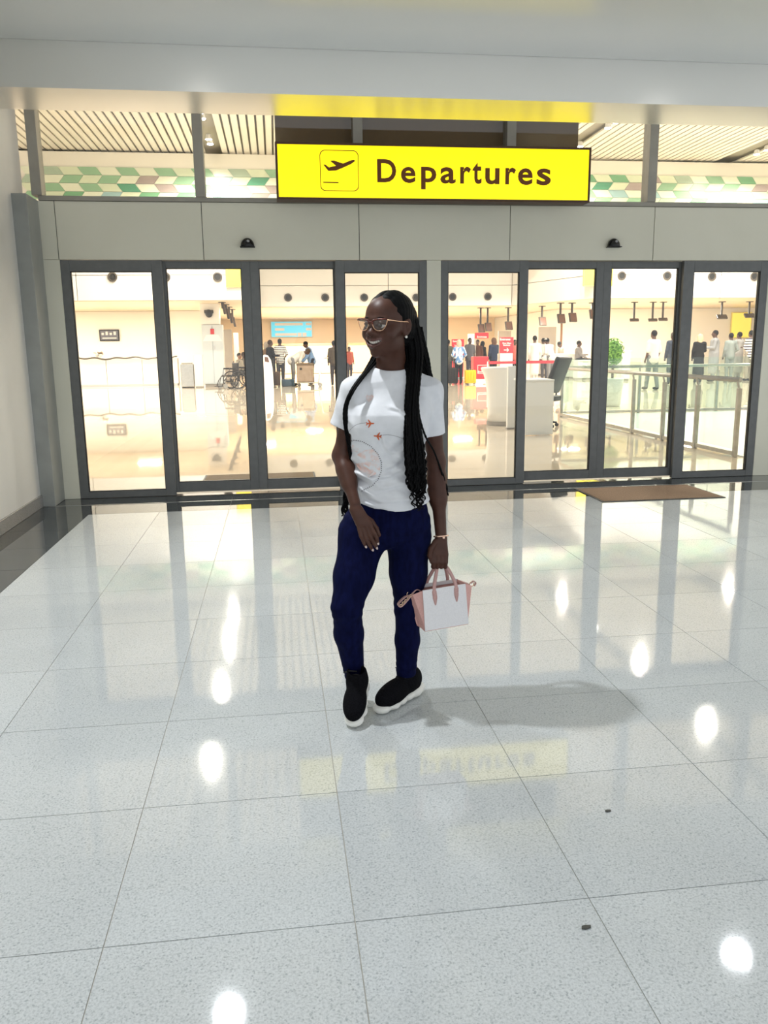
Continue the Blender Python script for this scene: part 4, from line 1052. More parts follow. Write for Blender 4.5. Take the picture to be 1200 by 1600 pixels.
# ---- body: one continuous surface from crown to ankles
B = SDF()
B.frame(HO, HM)
B.ell((0, .018, .034), (.069, .088, .077), k=0)
B.ell((0, -.020, -.012), (.059, .066, .078), k=.03)
B.ell((0, -.030, .040), (.056, .052, .050), k=.03)
B.ell((0, -.034, -.064), (.048, .048, .037), k=.03)
B.ell((0, -.070, -.095), (.021, .018, .014), k=.025)
for sx in (-1, 1):
    B.ell((sx*.040, -.057, -.029), (.027, .026, .025), k=.018)
    B.ell((sx*.052, -.028, -.012), (.014, .030, .016), k=.02)
    B.cone((sx*.010, -.083, .022), (sx*.042, -.070, .022), .008, .006, k=.014)
    B.ell((sx*.031, -.094, .002), (.0165, .016, .0095), k=.010, op='sub')
    B.cone((sx*.017, -.0845, .0075), (sx*.031, -.0865, .0105), .0035, .0042, k=.006)
    B.cone((sx*.031, -.0865, .0105), (sx*.046, -.0765, .0065), .0042, .0030, k=.006)
    B.cone((sx*.018, -.083, -.0065), (sx*.044, -.076, -.0055), .0032, .0032, k=.006)
B.cone((0, -.080, .016), (0, -.098, -.019), .0075, .011, k=.014)
B.ell((0, -.1035, -.024), (.0145, .0115, .0105), k=.010)
for sx in (-1, 1):
    B.ell((sx*.0165, -.093, -.027), (.0105, .011, .0085), k=.007)
    B.ell((sx*.008, -.105, -.0345), (.0045, .006, .004), k=.004, op='sub')
# muzzle, lips and the open smile
B.ell((0, -.072, -.054), (.036, .026, .024), k=.02)
mouth = [(-.0345, -.0770, -.0435), (-.018, -.0925, -.0535), (0, -.0970, -.0565), (.018, -.0925, -.0535), (.0345, -.0770, -.0435)]
def off(p, dy, dz): return (p[0], p[1]+dy, p[2]+dz)
for a, b, ra, rb in zip(mouth, mouth[1:], (.0035, .0048, .0048, .0048), (.0048, .0048, .0048, .0035)):
    B.cone(off(a, -.0005, .0080 if abs(a[0]) < .02 else .002), off(b, -.0005, .0080 if abs(b[0]) < .02 else .002), ra, rb, k=.006)
    B.cone(off(a, .002, -.0125 if abs(a[0]) < .02 else -.002), off(b, .002, -.0125 if abs(b[0]) < .02 else -.002), ra, rb+.0005, k=.007)
for a, b in zip(mouth, mouth[1:]):
    B.cone(off(a, -.003, -.001), off(b, -.003, -.001), .0052 if abs(a[0]) < .02 else .0022, .0052 if abs(b[0]) < .02 else .0022, k=.003, op='sub')
    B.cone(off(a, .006, -.001), off(b, .006, -.001), .0052 if abs(a[0]) < .02 else .0022, .0052 if abs(b[0]) < .02 else .0022, k=.003, op='sub')
for sx in (-1, 1):      # ears
    e = rotz(sx*R(-20)) @ rotx(R(-12))
    B.ell((sx*.073, .013, -.006), (.009, .019, .031), rot=e, k=.005)
    B.ell((sx*.083, .009, -.003), (.010, .011, .020), rot=e, k=.003, op='sub')
    B.ell((sx*.071, .006, -.033), (.0065, .008, .009), k=.006)
B.cone((0, .012, -.070), (TM.T@(NB-HO))*0+HM.T@(NB-HO+np.array([0, .012, -.02])), .052, .055, k=.03)
B.frame()
B.cone(NB+np.array([0, .01, 0]), at(612, 640, 2.98), .058, .09, k=.05)
B.cone(at(566, 610, 2.97), at(658, 612, 2.985), .042, .042, k=.05)
tors = [(625, 556, 664), (660, 550, 660), (720, 556, 654), (790, 558, 662), (822, 553, 660)]
tdep = [(.085, .01), (.085, .005), (.075, .01), (.08, .01), (.08, .012)]
add_fn(B, loft_fn(sections(tors, tdep), TO, TM), TO+np.array([0, 0, -.05]), .40, k=.04)
B.cone(SH_L, EL_L, .037, .0285, k=.03); B.cone(EL_L, WR_L, .0285, .0200, k=.03)
B.cone((EL_L*.7+WR_L*.3), (EL_L*.45+WR_L*.55), .0295, .0255, k=.03)
B.cone(SH_R, EL_R, .040, .0325, k=.03); B.cone(EL_R, WR_R, .032, .0215, k=.03)
B.cone((EL_R*.75+WR_R*.25), (EL_R*.5+WR_R*.5), .0335, .0275, k=.03)
for h, kn, an in ((HIP_L, KN_L, AN_L), (HIP_R, KN_R, AN_R)):
    B.cone(h, kn, .066, .038, k=.04); B.cone(kn, an, .036, .028, k=.03)
# her right hand, lying on the thigh (back of the hand to the camera)
def chain(pts, rr, k=.0025):
    for (a, b), (r0, r1) in zip(zip(pts, pts[1:]), zip(rr, rr[1:])): B.cone(a, b, r0, r1, k=k)
hd = (0, -1, .25)
palm_a, palm_b = at(557, 796, 2.852), at(569, 822, 2.842)
for dx in (-9, -3, 3, 9):
    B.cone(at(557+dx*.6, 797, 2.852), at(569+dx*.95, 821-abs(dx-2)*.25, 2.842), .0135, .0125, k=.010)
fing = [((560.5, 823), (564, 838), (568.5, 848), (571.5, 854)), ((566, 824), (572.5, 842), (578, 852.5), (582, 859)),
        ((572, 823), (579.5, 840), (585, 850), (588.5, 856)), ((577.5, 820), (585, 834), (589, 842), (590.5, 849))]
NAILS = []
for i, f in enumerate(fing):
    Ys = (2.838, 2.830, 2.831, 2.836)
    pts = [at(x, y, Y) for (x, y), Y in zip(f, Ys)]
    chain(pts, (.0090, .0080, .0071, .0060) if i else (.0080, .0070, .0062, .0053))
    NAILS.append((pts[-2], pts[-1]))
chain([at(565, 804, 2.858), at(580, 815, 2.872), at(588, 826, 2.868), at(592, 836, 2.862)], (.012, .011, .0095, .008))
# her left hand, closed round the bag handles
YH = 2.945
for dx in (-7, -2.5, 2.5, 7):
    B.cone(at(689+dx*.55, 842, YH+.005), at(687+dx*1.25, 866, YH-.012), .0135, .0125, k=.010)
GRIP = at(688, 881, YH+.008)                 # centre of the handles in the fist
for i, dx in enumerate((-7.5, -2.3, 3.0, 8.0)):
    x = 687+dx*1.2
    chain([at(x, 867, YH-.014), at(x-.3, 878, YH-.022), at(x-1, 885.5, YH-.008), at(x-1, 884, YH+.016), at(x-1, 876, YH+.026)], (.0100, .0094, .0088, .0082, .0072))
chain([at(681, 846, YH-.004), at(673.5, 857, YH-.018), at(671.5, 868, YH-.022), at(674.5, 878, YH-.020)], (.012, .0105, .0095, .0078))
body = build_sdf(B, 'body', .0028, M_SKIN, None, N=24)
body.data.materials.append(M_LIP)
# lips as a second material on the same skin surface
hm = np.array(HM); co = np.empty(len(body.data.polygons)*3); body.data.polygons.foreach_get('center', co); co = (co.reshape(-1, 3)-HO)@hm
mi = np.zeros(len(co), np.int32)
lipz = -.0565+np.clip(np.abs(co[:, 0])/.0345, 0, 1)**2*.013
lw = .0125*np.clip(1.12-np.abs(co[:, 0])/.036, 0, 1)**.6
mi[(co[:, 1] < -.07) & (np.abs(co[:, 2]-lipz+.0015) < lw+.0032) & (np.abs(co[:, 0]) < .035)] = 1
body.data.polygons.foreach_set('material_index', mi)
wpart(body)

def hp(p): return HO + HM @ np.array(p)
# eyes, teeth
for sx in (-1, 1):
    c = hp((sx*.031, -.0725, .0015))
    e = wpart(MB().ball(c, .0122, 18, 12).build('eyeball', mat('eye_white', (.55, .50, .46), .25), None, True))
    g = hp((sx*.031-.0015, -.0838, .0015)); i_ = MB().ball((0, 0, 0), (.0056, .0018, .0056), 14, 8, rot=Matrix(HM.tolist()))
    o = i_.build('iris', mat('iris_dark', (.012, .007, .005), .1), None, True); o.location = Vector(g); wpart(o)
tb = MB(); NT = 9
for k in range(NT):
    u = (k-(NT-1)/2)/((NT-1)/2)
    x = u*.0265; y = -.0910+.0115*abs(u)**1.8; z = -.0555+.0080*abs(u)**2
    rot = Matrix((HM @ rotz(u*.75)).tolist())
    w = .0069 if abs(k-4) > 1 else .0072
    tb.box(Vector(hp((x, y, z))), (w, .004, .0112-.0026*abs(u)), bev=.0018, rot=rot)
wpart(tb.build('teeth', mat('teeth_white', (.80, .76, .70), .2), None))

bw = MB()
for sx in (-1, 1):
    bw.tube([hp((sx*.012, -.0895, .0255)), hp((sx*.028, -.0870, .0300)), hp((sx*.047, -.0735, .0255))], [.0014, .0020, .0008], 6)
wpart(bw.build('eyebrows', M_HAIR, None, True))
# ---- hair: cornrowed cap and long box braids
H = SDF().frame(HO, HM)
H.ell((0, .022, .038), (.0775, .093, .0815), k=0)
H.ell((0, .060, -.020), (.066, .060, .070), k=.03)
H.ell((0, .080, -.008), (.062, .058, .078), k=.03)
H.half((0, -.073, .056), (0, -.80, -.60), .010)
for sx in (-1, 1):
    H.ell((sx*.080, -.040, -.010), (.030, .040, .056), k=.012, op='sub')
    H.ell((sx*.080, .009, -.014), (.022, .023, .036), k=.006, op='sub')
def rows(P):
    l = (P-HO)@HM
    a = np.arctan2(l[:, 0], l[:, 2]+.03)
    return -.0022*np.abs(np.sin(a*11+l[:, 1]*6)) + .0005*np.sin(l[:, 1]*420) + .003*np.exp(-(l[:, 0]/.004)**2)*(l[:, 2] > .03)
H.post = rows
wpart(build_sdf(H, 'hair', .0026, M_HAIR, None))

def bundle(name, path, widths, n, seed, r=.0034, end_spread=.12, wav=.006, len_jit=.18, seg=6, depth=.6):
    """n braids following a path (list of world points), each its own offset; ends wavy"""
    rg = random.Random(seed); mb = MB()
    P = [Vector(p) for p in path]
    cum = [0]
    for a, b in zip(P, P[1:]): cum.append(cum[-1]+(b-a).length)
    L_ = cum[-1]
    def pos(s):
        s = max(0, min(L_, s))
        for i in range(len(P)-1):
            if s <= cum[i+1] or i == len(P)-2:
                t = (s-cum[i])/(cum[i+1]-cum[i])
                # catmull-rom
                p0, p1, p2, p3 = P[max(i-1, 0)], P[i], P[i+1], P[min(i+2, len(P)-1)]
                v = .5*((2*p1)+(p2-p0)*t+(2*p0-5*p1+4*p2-p3)*t*t+(3*p1-p0-3*p2+p3)*t**3)
                w = widths[i]*(1-t)+widths[i+1]*t
                return v, w
    for k in range(n):
        u = rg.uniform(-1, 1); v = rg.uniform(-1, 1)
        if u*u+v*v > 1: u *= .7; v *= .7
        end = L_*(1-rg.random()**1.5*len_jit)
        pts = []; rad = []; ph = rg.uniform(0, 6.28); fq = rg.uniform(130, 290); am = wav*rg.uniform(.45, 1.25); ph2 = rg.uniform(0, 6.28); steps = int(end/.0052)+2
        for i in range(steps):
            s = end*i/(steps-1)
            p, w = pos(s); f = s/L_
            amp = am*max(0, (s-(end-.13))/.13)**1.0
            x = u*w+amp*math.sin(s*fq+ph)+.002*math.sin(s*18+ph2)
            y = v*w*depth+amp*math.cos(s*fq+ph)*.7
            pts.append((p.x+x, p.y+y, p.z)); rr = r*(1+.16*math.sin(s*900+ph)); rad.append(rr if s < end-.015 else rr*.55)
        mb.tube(pts, rad, seg)
    return wpart(mb.build(name, M_HAIR, None, True))
# bunch falling over her left shoulder (right in the picture)
bundle('braids', [hp((.050, .062, .020)), at(648, 545, 2.955), at(646, 590, 2.900), at(644, 625, 2.858), at(644, 660, 2.832), at(647, 700, 2.832), at(650, 750, 2.840), at(651, 770, 2.845)],
       [.030, .030, .025, .024, .027, .036, .038, .034], 100, 3, r=.0039, wav=.006, len_jit=.30)
bundle('braids', [at(646, 640, 2.842), at(647, 690, 2.828), at(650, 740, 2.838), at(652, 775, 2.842), at(653, 797, 2.843)],
       [.020, .026, .030, .026, .024], 22, 21, r=.0027, wav=.009, len_jit=.22)
bundle('braids', [hp((.052, .050, -.020)), at(637, 548, 2.965), at(639, 572, 2.935), at(643, 600, 2.895), at(645, 640, 2.850)], [.014, .016, .015, .014, .012], 34, 31, r=.0042, wav=.001, len_jit=.1)
# braids behind the shoulder
bundle('braids', [hp((.035, .085, -.01)), at(655, 555, 3.0), at(664, 580, 3.035), at(673, 606, 3.06), at(680, 660, 3.075), at(688, 730, 3.06), at(692, 758, 3.06)],
       [.046, .036, .022, .014, .008, .006, .004], 60, 5, r=.004, wav=.005, len_jit=.62)
# one loose braid hanging past her forearm
bundle('braids', [at(650, 620, 2.87), at(656, 655, 2.840), at(665, 682, 2.880), at(679, 705, 2.945), at(690, 735, 2.968), at(697, 760, 2.972), at(700, 775, 2.972)],
       [.002]*7, 2, 8, wav=.005, len_jit=.04)
# thin bunch over her right shoulder (left in the picture)
bundle('braids', [hp((-.045, .070, -.02)), at(590, 556, 2.985), at(575, 578, 2.940), at(561, 596, 2.898), at(550, 612, 2.868), at(541, 632, 2.872), at(540, 655, 2.905), at(545, 690, 2.930), at(550, 730, 2.950)],
       [.022, .018, .012, .009, .007, .006, .006, .006, .005], 16, 11, r=.0027, wav=.003, len_jit=.35)
bundle('braids', [hp((-.035, .088, -.02)), at(583, 565, 3.01), at(566, 588, 2.972), at(552, 603, 2.93)], [.016, .012, .006, .004], 8, 12, wav=.001, len_jit=.1)
# braids reaching the hip behind the right arm
bundle('braids', [at(552, 690, 3.06), at(545, 740, 3.065), at(541, 780, 3.06), at(537, 806, 3.055)], [.012, .012, .010, .008], 14, 14, wav=.006, len_jit=.3)

# ---- t-shirt
T = SDF().frame()
rowsT = [(606, 549, 672), (625, 541, 673), (645, 537, 671), (665, 538, 667), (690, 541, 664), (720, 546, 662), (750, 551, 664), (778, 555, 669), (802, 557, 673)]
depT = [(.060, .012), (.085, .006), (.112, -.008), (.113, -.010), (.102, .000), (.098, .005), (.102, .005), (.112, .005), (.116, .005)]
add_fn(T, loft_fn(sections(rowsT, depT), TO, TM, power=2.25), TO, .40, k=0)
for sx in (-1, 1):
    c = TO+TM@np.array([sx*.062, -.070, 0]); c[2] = at(600, 655, YW)[2]
    T.ell(c, (.058, .048, .058), k=.05)
T.cone(at(592, 594, 2.985), SH_L+np.array([.008, 0, .006]), .043, .047, k=.04)
T.cone(at(640, 594, 2.990), SH_R+np.array([-.008, 0, .008]), .043, .049, k=.04)
T.cone(at(613, 598, 2.972), at(614, 630, 2.972), .080, .090, k=.05)
SL_L, SL_R = at(531.5, 668, 2.975), at(677.5, 679, 3.005)
T.cone(SH_L, SL_L, .047, .041, k=.03); T.cone(SH_R, SL_R, .048, .044, k=.03)
# ends of the sleeves, neck hole, curved hem
def cut(P, c, n, near):
    n = np.array(n)/np.linalg.norm(n); d = (P-c)@n
    return np.where(((P-c)**2).sum(1) < near**2, d, -1.)
aL = SL_L-SH_L; aR = SL_R-SH_R
cL = SL_L+np.array([0, 0, .004]); cR = SL_R+np.array([0, 0, .002])
T.inter(lambda P: np.where((np.linalg.norm(P-cL, axis=1) < .085) & ((P-cL)[:, 0] < .034), (P-cL)@(aL/np.linalg.norm(aL)), -1.))
T.inter(lambda P: np.where((np.linalg.norm(P-cR, axis=1) < .085) & ((P-cR)[:, 0] > -.037), (P-cR)@(aR/np.linalg.norm(aR)), -1.))
NC = at(612, 560, 2.955)
T.ell(NC, (.076, .088, .050), k=.004, op='sub')
z_l, z_c, z_r = at(558, 788, 2.87)[2], at(618, 799, 2.87)[2], at(673, 788, 2.87)[2]
x_l, x_c, x_r = at(558, 788, 2.87)[0], at(618, 799, 2.87)[0], at(673, 788, 2.87)[0]
hem = np.polyfit([x_l, x_c, x_r], [z_l, z_c, z_r], 2)
T.inter(lambda P: np.polyval(hem, P[:, 0])-P[:, 2]+.10*(P[:, 1]-2.87)*.3)
zb = at(600, 720, YW)[2]
def folds(P):
    x, y, z = P[:, 0], P[:, 1], P[:, 2]
    front = np.clip((2.99-y)/.06, 0, 1)
    w = np.exp(-((z-zb+.055)/.085)**2)
    d = .0125*np.sin((z*1.0+(x-.36)*.33)*125+2.2*np.sin(x*17))*w*front*(.55+.45*np.sin(x*31+z*13))
    d += .0070*np.sin((z+(x-.36)*-.55)*95+1.4+1.5*np.sin(x*23))*np.exp(-((z-zb-.03)/.06)**2)*front*np.clip((x-.38)/.06+.3, 0, 1)
    d += .0040*np.sin(((x-.36)*.8+z*.35)*120)*np.exp(-((z-zb-.20)/.07)**2)*front*np.clip(np.abs(x-.37)/.09-.3, 0, 1)
    return d
FOLD = [([(594, 677), (601, 697), (611, 709), (633, 704)], .0050), ([(556, 740), (581, 751), (611, 744), (633, 730)], .0060), ([(561, 760), (588, 767), (633, 756)], .0050),
        ([(562, 776), (594, 785), (630, 782), (664, 776)], .0060), ([(566, 789), (585, 791), (610, 795)], .0030), ([(600, 735), (618, 727), (634, 714)], .0045), ([(552, 712), (566, 722), (590, 722)], .0035), ([(606, 636), (622, 640), (634, 650)], .0040)]
FP = [([at(x, y, 2.868)[[0, 2]] for x, y in pts], A) for pts, A in FOLD]
def folds2(P):
    d = folds(P); q = P[:, [0, 2]]; front = np.clip((2.96-P[:, 1])/.05, 0, 1)
    for pts, A in FP:
        best = np.full(len(q), 9.); sgn_ = np.zeros(len(q)); par = np.zeros(len(q)); n = len(pts)-1
        for i in range(n):
            a, b = pts[i], pts[i+1]; ab = b-a; t = np.clip((q-a)@ab/(ab@ab), 0, 1); v = q-(a+t[:, None]*ab); dd = np.sqrt((v*v).sum(1))
            m_ = dd < best; best = np.where(m_, dd, best); sgn_ = np.where(m_, np.where(v[:, 1] > 0, 1., -1.), sgn_); par = np.where(m_, (i+t)/n, par)
        sd = best*sgn_; fade = np.clip(np.minimum(par, 1-par)*5+.15, 0, 1)
        d = d+front*fade*A*(-np.exp(-((sd-.003)/.0075)**2)+.9*np.exp(-((sd+.0085)/.0065)**2))
    return d
T.post = folds2
shirt = build_sdf(T, 't_shirt', .0035, M_SHIRT, None)
wpart(shirt)
# collar band round the neck hole
shirt_bvh = BVHTree.FromPolygons([v.co for v in shirt.data.vertices], [p.vertices for p in shirt.data.polygons])
def onshirt(px, py, lift=.0012):
    """point of the t-shirt seen at a photo position on her chest"""
    o = Vector(CAM); d = Vector(ray(px, py)).normalized()
    h, n, i, dist = shirt_bvh.ray_cast(o, d)
    if h is None: return None
    return h + n*lift
cp = []
for k in range(40):
    a = 2*PI*k/40
    q = Vector(NC)+Vector((math.cos(a)*.079, math.sin(a)*.090, 0)) * 1.0
    h, n, i, dist = shirt_bvh.ray_cast(q+Vector((0, 0, .25)), Vector((0, 0, -1)))
    cp.append(h if h else q)
# ---- print on the shirt: thin ink pieces lying on the cloth
def ink_poly(name, pts, m, lift=.0012, parent=None):
    """fan of small faces laid on the cloth (pixels)"""
    mb = MB(); cx = sum(p[0] for p in pts)/len(pts); cy = sum(p[1] for p in pts)/len(pts)
    n = len(pts); ringN = 4; rings = []
    for r_ in range(ringN+1):
        f = r_/ringN; ring = []
        for (x, y) in pts:
            h = onshirt(cx+(x-cx)*max(f, .02), cy+(y-cy)*max(f, .02), lift)
            ring.append(mb.bm.verts.new(h) if h is not None else None)
        rings.append(ring)
    for a, b in zip(rings, rings[1:]):
        for k in range(n):
            q = [a[k], a[(k+1) % n], b[(k+1) % n], b[k]]
            if all(v is not None for v in q): mb.bm.faces.new(q)
    o = mb.build(name, m, None); o.parent = parent or shirt; o.matrix_parent_inverse = Matrix.Identity(4)
    return o
M_INK = mat('ink_orange', (.62, .13, .045), .8); M_INKB = mat('ink_dark', (.06, .05, .06), .8)
M_INKP = noisy('ink_peach', (.80, .56, .50), (.76, .75, .77), 30, .85, detail=5, lo=.42, hi=.62)
def dots(name, pth, m, n, r=.55, parent=None):
    mb = MB()
    P = [Vector((x, y)) for x, y in pth]; cum = [0]
    for a, b in zip(P, P[1:]): cum.append(cum[-1]+(b-a).length)
    for k in range(n):
        s = cum[-1]*k/(n-1)
        for i in range(len(P)-1):
            if s <= cum[i+1]+1e-6: q = P[i].lerp(P[i+1], (s-cum[i])/(cum[i+1]-cum[i])); break
        vs = []
        for j in range(6):
            h = onshirt(q.x+r*math.cos(j*PI/3), q.y+r*math.sin(j*PI/3), .0015)
            if h is not None: vs.append(mb.bm.verts.new(h))
        if len(vs) > 2: mb.bm.faces.new(vs)
    o = mb.build(name, m, None); o.parent = shirt; o.matrix_parent_inverse = Matrix.Identity(4); o['kind'] = 'stuff'
    return o
def zc(x, y): return 480+x/4.2107, 430+y/4.2105      # photo detail -> photo pixel
def plane_shape(cx, cy, s, ang):
    base = [(0, -10), (1.2, -8), (1.2, -3), (9, 3), (9, 5), (1.2, 2.5), (1, 7), (3.6, 9), (3.6, 10.5), (0, 9.6), (-3.6, 10.5), (-3.6, 9), (-1, 7), (-1.2, 2.5), (-9, 5), (-9, 3), (-1.2, -3), (-1.2, -8)]
    c, n = math.cos(ang), math.sin(ang)
    return [(cx+(x*c-y*n)*s, cy+(x*n+y*c)*s) for x, y in base]
def ink_plane(name, cx, cy, s, ang):
    mb = MB(); c, n = math.cos(ang), math.sin(ang)
    def strip(pts):
        vs = []
        for x, y in pts:
            h = onshirt(cx+(x*c-y*n)*s, cy+(x*n+y*c)*s, .0016)
            if h is not None: vs.append(mb.bm.verts.new(h))
        if len(vs) > 2: mb.bm.faces.new(vs)
    strip([(0, -10), (1.5, -8), (1.5, 9), (0, 10), (-1.5, 9), (-1.5, -8)])
    strip([(0, -3.5), (10, 4), (10, 6), (0, 2.5)]); strip([(0, -3.5), (-10, 4), (-10, 6), (0, 2.5)])
    strip([(0, 6), (4.4, 9.5), (4.4, 11), (0, 9.5)]); strip([(0, 6), (-4.4, 9.5), (-4.4, 11), (0, 9.5)])
    o = mb.build(name, M_INK, None); o.parent = shirt; o.matrix_parent_inverse = Matrix.Identity(4)
ink_plane('printed_plane', *zc(416, 976), .62, R(88))
ink_plane('printed_plane', *zc(462, 1058), .62, R(-84))
dots('dotted_line', [zc(270, 1035), zc(290, 1010), zc(320, 985), zc(355, 974), zc(392, 971)], M_INKB, 18, .55)
dots('dotted_line', [zc(482, 1053), zc(530, 1048), zc(575, 1055), zc(625, 1072)], M_INKB, 18, .55)
dots('dotted_circle', [zc(270, 1098), zc(310, 1085), zc(360, 1092), zc(420, 1125), zc(465, 1175), zc(490, 1230), zc(488, 1290), zc(465, 1345), zc(430, 1385), zc(362, 1418)], M_INKB, 40, .85)
ink_poly('printed_globe', [zc(330, 1180), zc(380, 1150), zc(430, 1145), zc(470, 1180), zc(482, 1230), zc(478, 1280), zc(450, 1310), zc(400, 1330), zc(350, 1290), zc(318, 1240)], M_INKP, .0009)
ink_poly('printed_patch', [zc(275, 1130), zc(300, 1115), zc(340, 1140), zc(330, 1165), zc(290, 1160)], M_INKP, .0009)
ink_poly('printed_heart', [zc(385, 800), zc(395, 786), zc(410, 794), zc(425, 784), zc(438, 797), zc(428, 818), zc(408, 836), zc(395, 826)], M_INKP, .0009)

# ---- jeans
J = SDF().frame()
rowsJ = [(770, 560, 662), (800, 549, 667), (825, 535, 668), (839, 556, 651), (853, 592, 613)]
depJ = [(.088, .012), (.098, .012), (.106, .014), (.095, .016), (.075, .02)]
add_fn(J, loft_fn(sections(rowsJ, depJ), TO, TM), TO+np.array([0, 0, -.2]), .30, k=0)
J.cone(at(571, 822, 2.98), at(566.5, 838, 2.975), .083, .085, k=.03); J.cone(at(636, 822, 2.988), at(638, 838, 2.99), .083, .085, k=.03)
J.cone(at(566.5, 838, 2.975), at(553, 900, 2.925), .085, .0745, k=.03); J.cone(at(553, 900, 2.925), KN_L, .0745, .0555, k=.02)
J.cone(KN_L, at(545, 990, 2.925), .0545, .0535, k=.02); J.cone(at(545, 990, 2.925), AN_L, .0535, .0355, k=.02)
J.cone(at(638, 838, 2.99), at(638, 895, 2.985), .085, .070, k=.014); J.cone(at(638, 895, 2.985), KN_R, .070, .049, k=.02)
J.cone(KN_R, at(636.5, 1000, 2.985), .0475, .0455, k=.02); J.cone(at(636.5, 1000, 2.985), AN_R, .0455, .0365, k=.02)
J.half(AN_L+np.array([0, 0, -.004]), (0, 0, -1), .004)
zk = (KN_L[2]+KN_R[2])/2
def jf(P):
    x, y, z = P[:, 0], P[:, 1], P[:, 2]
    d = -.0010+.0012*np.sin(z*170+4*np.sin(x*20))*np.exp(-((z-zk)/.06)**2)
    d += .0013*np.sin(z*230+x*30)*np.exp(-((z-AN_L[2]-.03)/.04)**2)
    d += .0012*np.sin((z-np.abs(x-.35)*.9)*120)*np.exp(-((z-.76)/.05)**2)
    return d
J.post = jf
wpart(build_sdf(J, 'jeans', .0044, M_JEANS, None))

# ---- sneakers
def shoe(toe, heel, lift, roll=0., label=None, side=1):
    """toe, heel: floor points (x, y); lift: heel height"""
    toe = np.array([toe[0], toe[1], 0.]); heel = np.array([heel[0], heel[1], lift])
    f = toe-heel; L_ = np.linalg.norm(f); fy = -f/L_                                   # local -y points to the toe
    xx = np.cross(fy, [0, 0, 1]); xx /= np.linalg.norm(xx); zz = np.cross(xx, fy)
    m = np.stack([xx, fy, zz], 1); o = (toe+heel)/2
    h = L_/2
    U = SDF().frame(o, m)
    U.ell((0, -h*.50, .052), (.041, .068, .042), k=0)
    U.ell((0, -h*.05, .062), (.038, .075, .046), k=.03)
    U.ell((0, h*.62, .070), (.034, .055, .055), k=.03)
    U.cone((0, h*.42, .090), (0, h*.48, .128), .040, .037, k=.025)
    U.half((0, 0, .026), (0, 0, -1), .004)
    U.half((0, h*.42, .132), (0, .25, 1), .006)
    U.cone((0, h*.44, .11), (0, h*.46, .20), .030, .031, k=.004, op='sub')
    up_ = wpart(build_sdf(U, 'sneaker', .0028, M_SHOE, None))
    S = SDF().frame(o, m)
    lob = [(-.82, .030, .036), (-.45, .040, .040), (-.08, .036, .036), (.30, .033, .040), (.68, .034, .046), (.95, .022, .034)]
    for t, w, l in lob:
        S.ell((.002*side, t*h*.98, .020), (w+.006, l, .021 if t < .5 else .026), k=.006)
    S.half((0, 0, .002), (0, 0, -1), .003)
    S.ell((0, -h*.35, .055), (.036, .075, .024), k=.004, op='sub')
    so = build_sdf(S, 'sole', .0028, M_SOLE, None); so.parent = up_; so.matrix_parent_inverse = Matrix.Identity(4)
    lc = MB()
    for k in range(4):
        y = -h*.18+k*.020; z = .096+k*.0085
        lc.tube([tuple(o+m@np.array([-.022, y, z-.008])), tuple(o+m@np.array([0, y-.004, z+.002])), tuple(o+m@np.array([.022, y, z-.008]))], .0028, 6)
    lc.tube([tuple(o+m@np.array([0, -h*.18+.075, .122])), tuple(o+m@np.array([-.028, -h*.18+.070, .128])), tuple(o+m@np.array([-.050, -h*.18+.066, .122]))], .0028, 6)
    l_ = lc.build('laces', mat('lace_black', (.012, .012, .012), .7), None, True); l_.parent = up_; l_.matrix_parent_inverse = Matrix.Identity(4)
    return up_
tL = fl(554, 1137); shoe((tL[0]-.004, tL[1]+.004), (tL[0]+.046, tL[1]+.214), .080)
tR = fl(591, 1117); hR = fl(655, 1082); shoe((tR[0], tR[1]), (hR[0], hR[1]), .004, side=-1)

# ---- glasses
M_TORT = noisy('glasses_tortoise', (.07, .012, .008), (.16, .036, .020), 90, .2)
M_GOLD = mat('gold', (.85, .52, .33), .22, metal=1.)
gl = empty('glasses', Vector(HO)); wpart(gl); gl.location = (0, 0, 0)
def gpart(o): o.parent = wroot; o.matrix_parent_inverse = Matrix.Translation(-WO); return o
bpy.data.objects.remove(gl)
def rim(sx, part):
    ctl = [(.0285, .0150), (.016, .0178), (0, .0172), (-.016, .0150), (-.0245, .0100), (-.0235, -.002), (-.0165, -.0155), (-.002, -.0215), (.0135, -.0185), (.0245, -.004)]
    n = len(ctl); pts = []
    for i in range(n):
        p0, p1, p2, p3 = (Vector(ctl[(i+k) % n]) for k in (-1, 0, 1, 2))
        for k in range(4):
            t = k/4; v = .5*((2*p1)+(p2-p0)*t+(2*p0-5*p1+4*p2-p3)*t*t+(3*p1-p0-3*p2+p3)*t**3)
            x = sx*(.0330+v.x); pts.append((x, -.1035+.011*(x/.06)**2, .0065+v.y))
    return pts
up_r, lo_r = MB(), MB()
for sx in (-1, 1):
    p = rim(sx, 0)
    up_r.tube([hp(q) for q in p[0:20]], .0030, 6); lo_r.tube([hp(q) for q in p[19:]+p[:1]], .0013, 6)
up_r.tube([hp((-.0090, -.1035, .0135)), hp((0, -.1055, .0155)), hp((.0090, -.1035, .0135))], .0022, 6)
gframe = gpart(up_r.build('glasses', M_TORT, None, True))
def sub(o): o.parent = gframe; o.matrix_parent_inverse = Matrix.Identity(4); return o
sub(lo_r.build('lower_rim', M_GOLD, None, True))
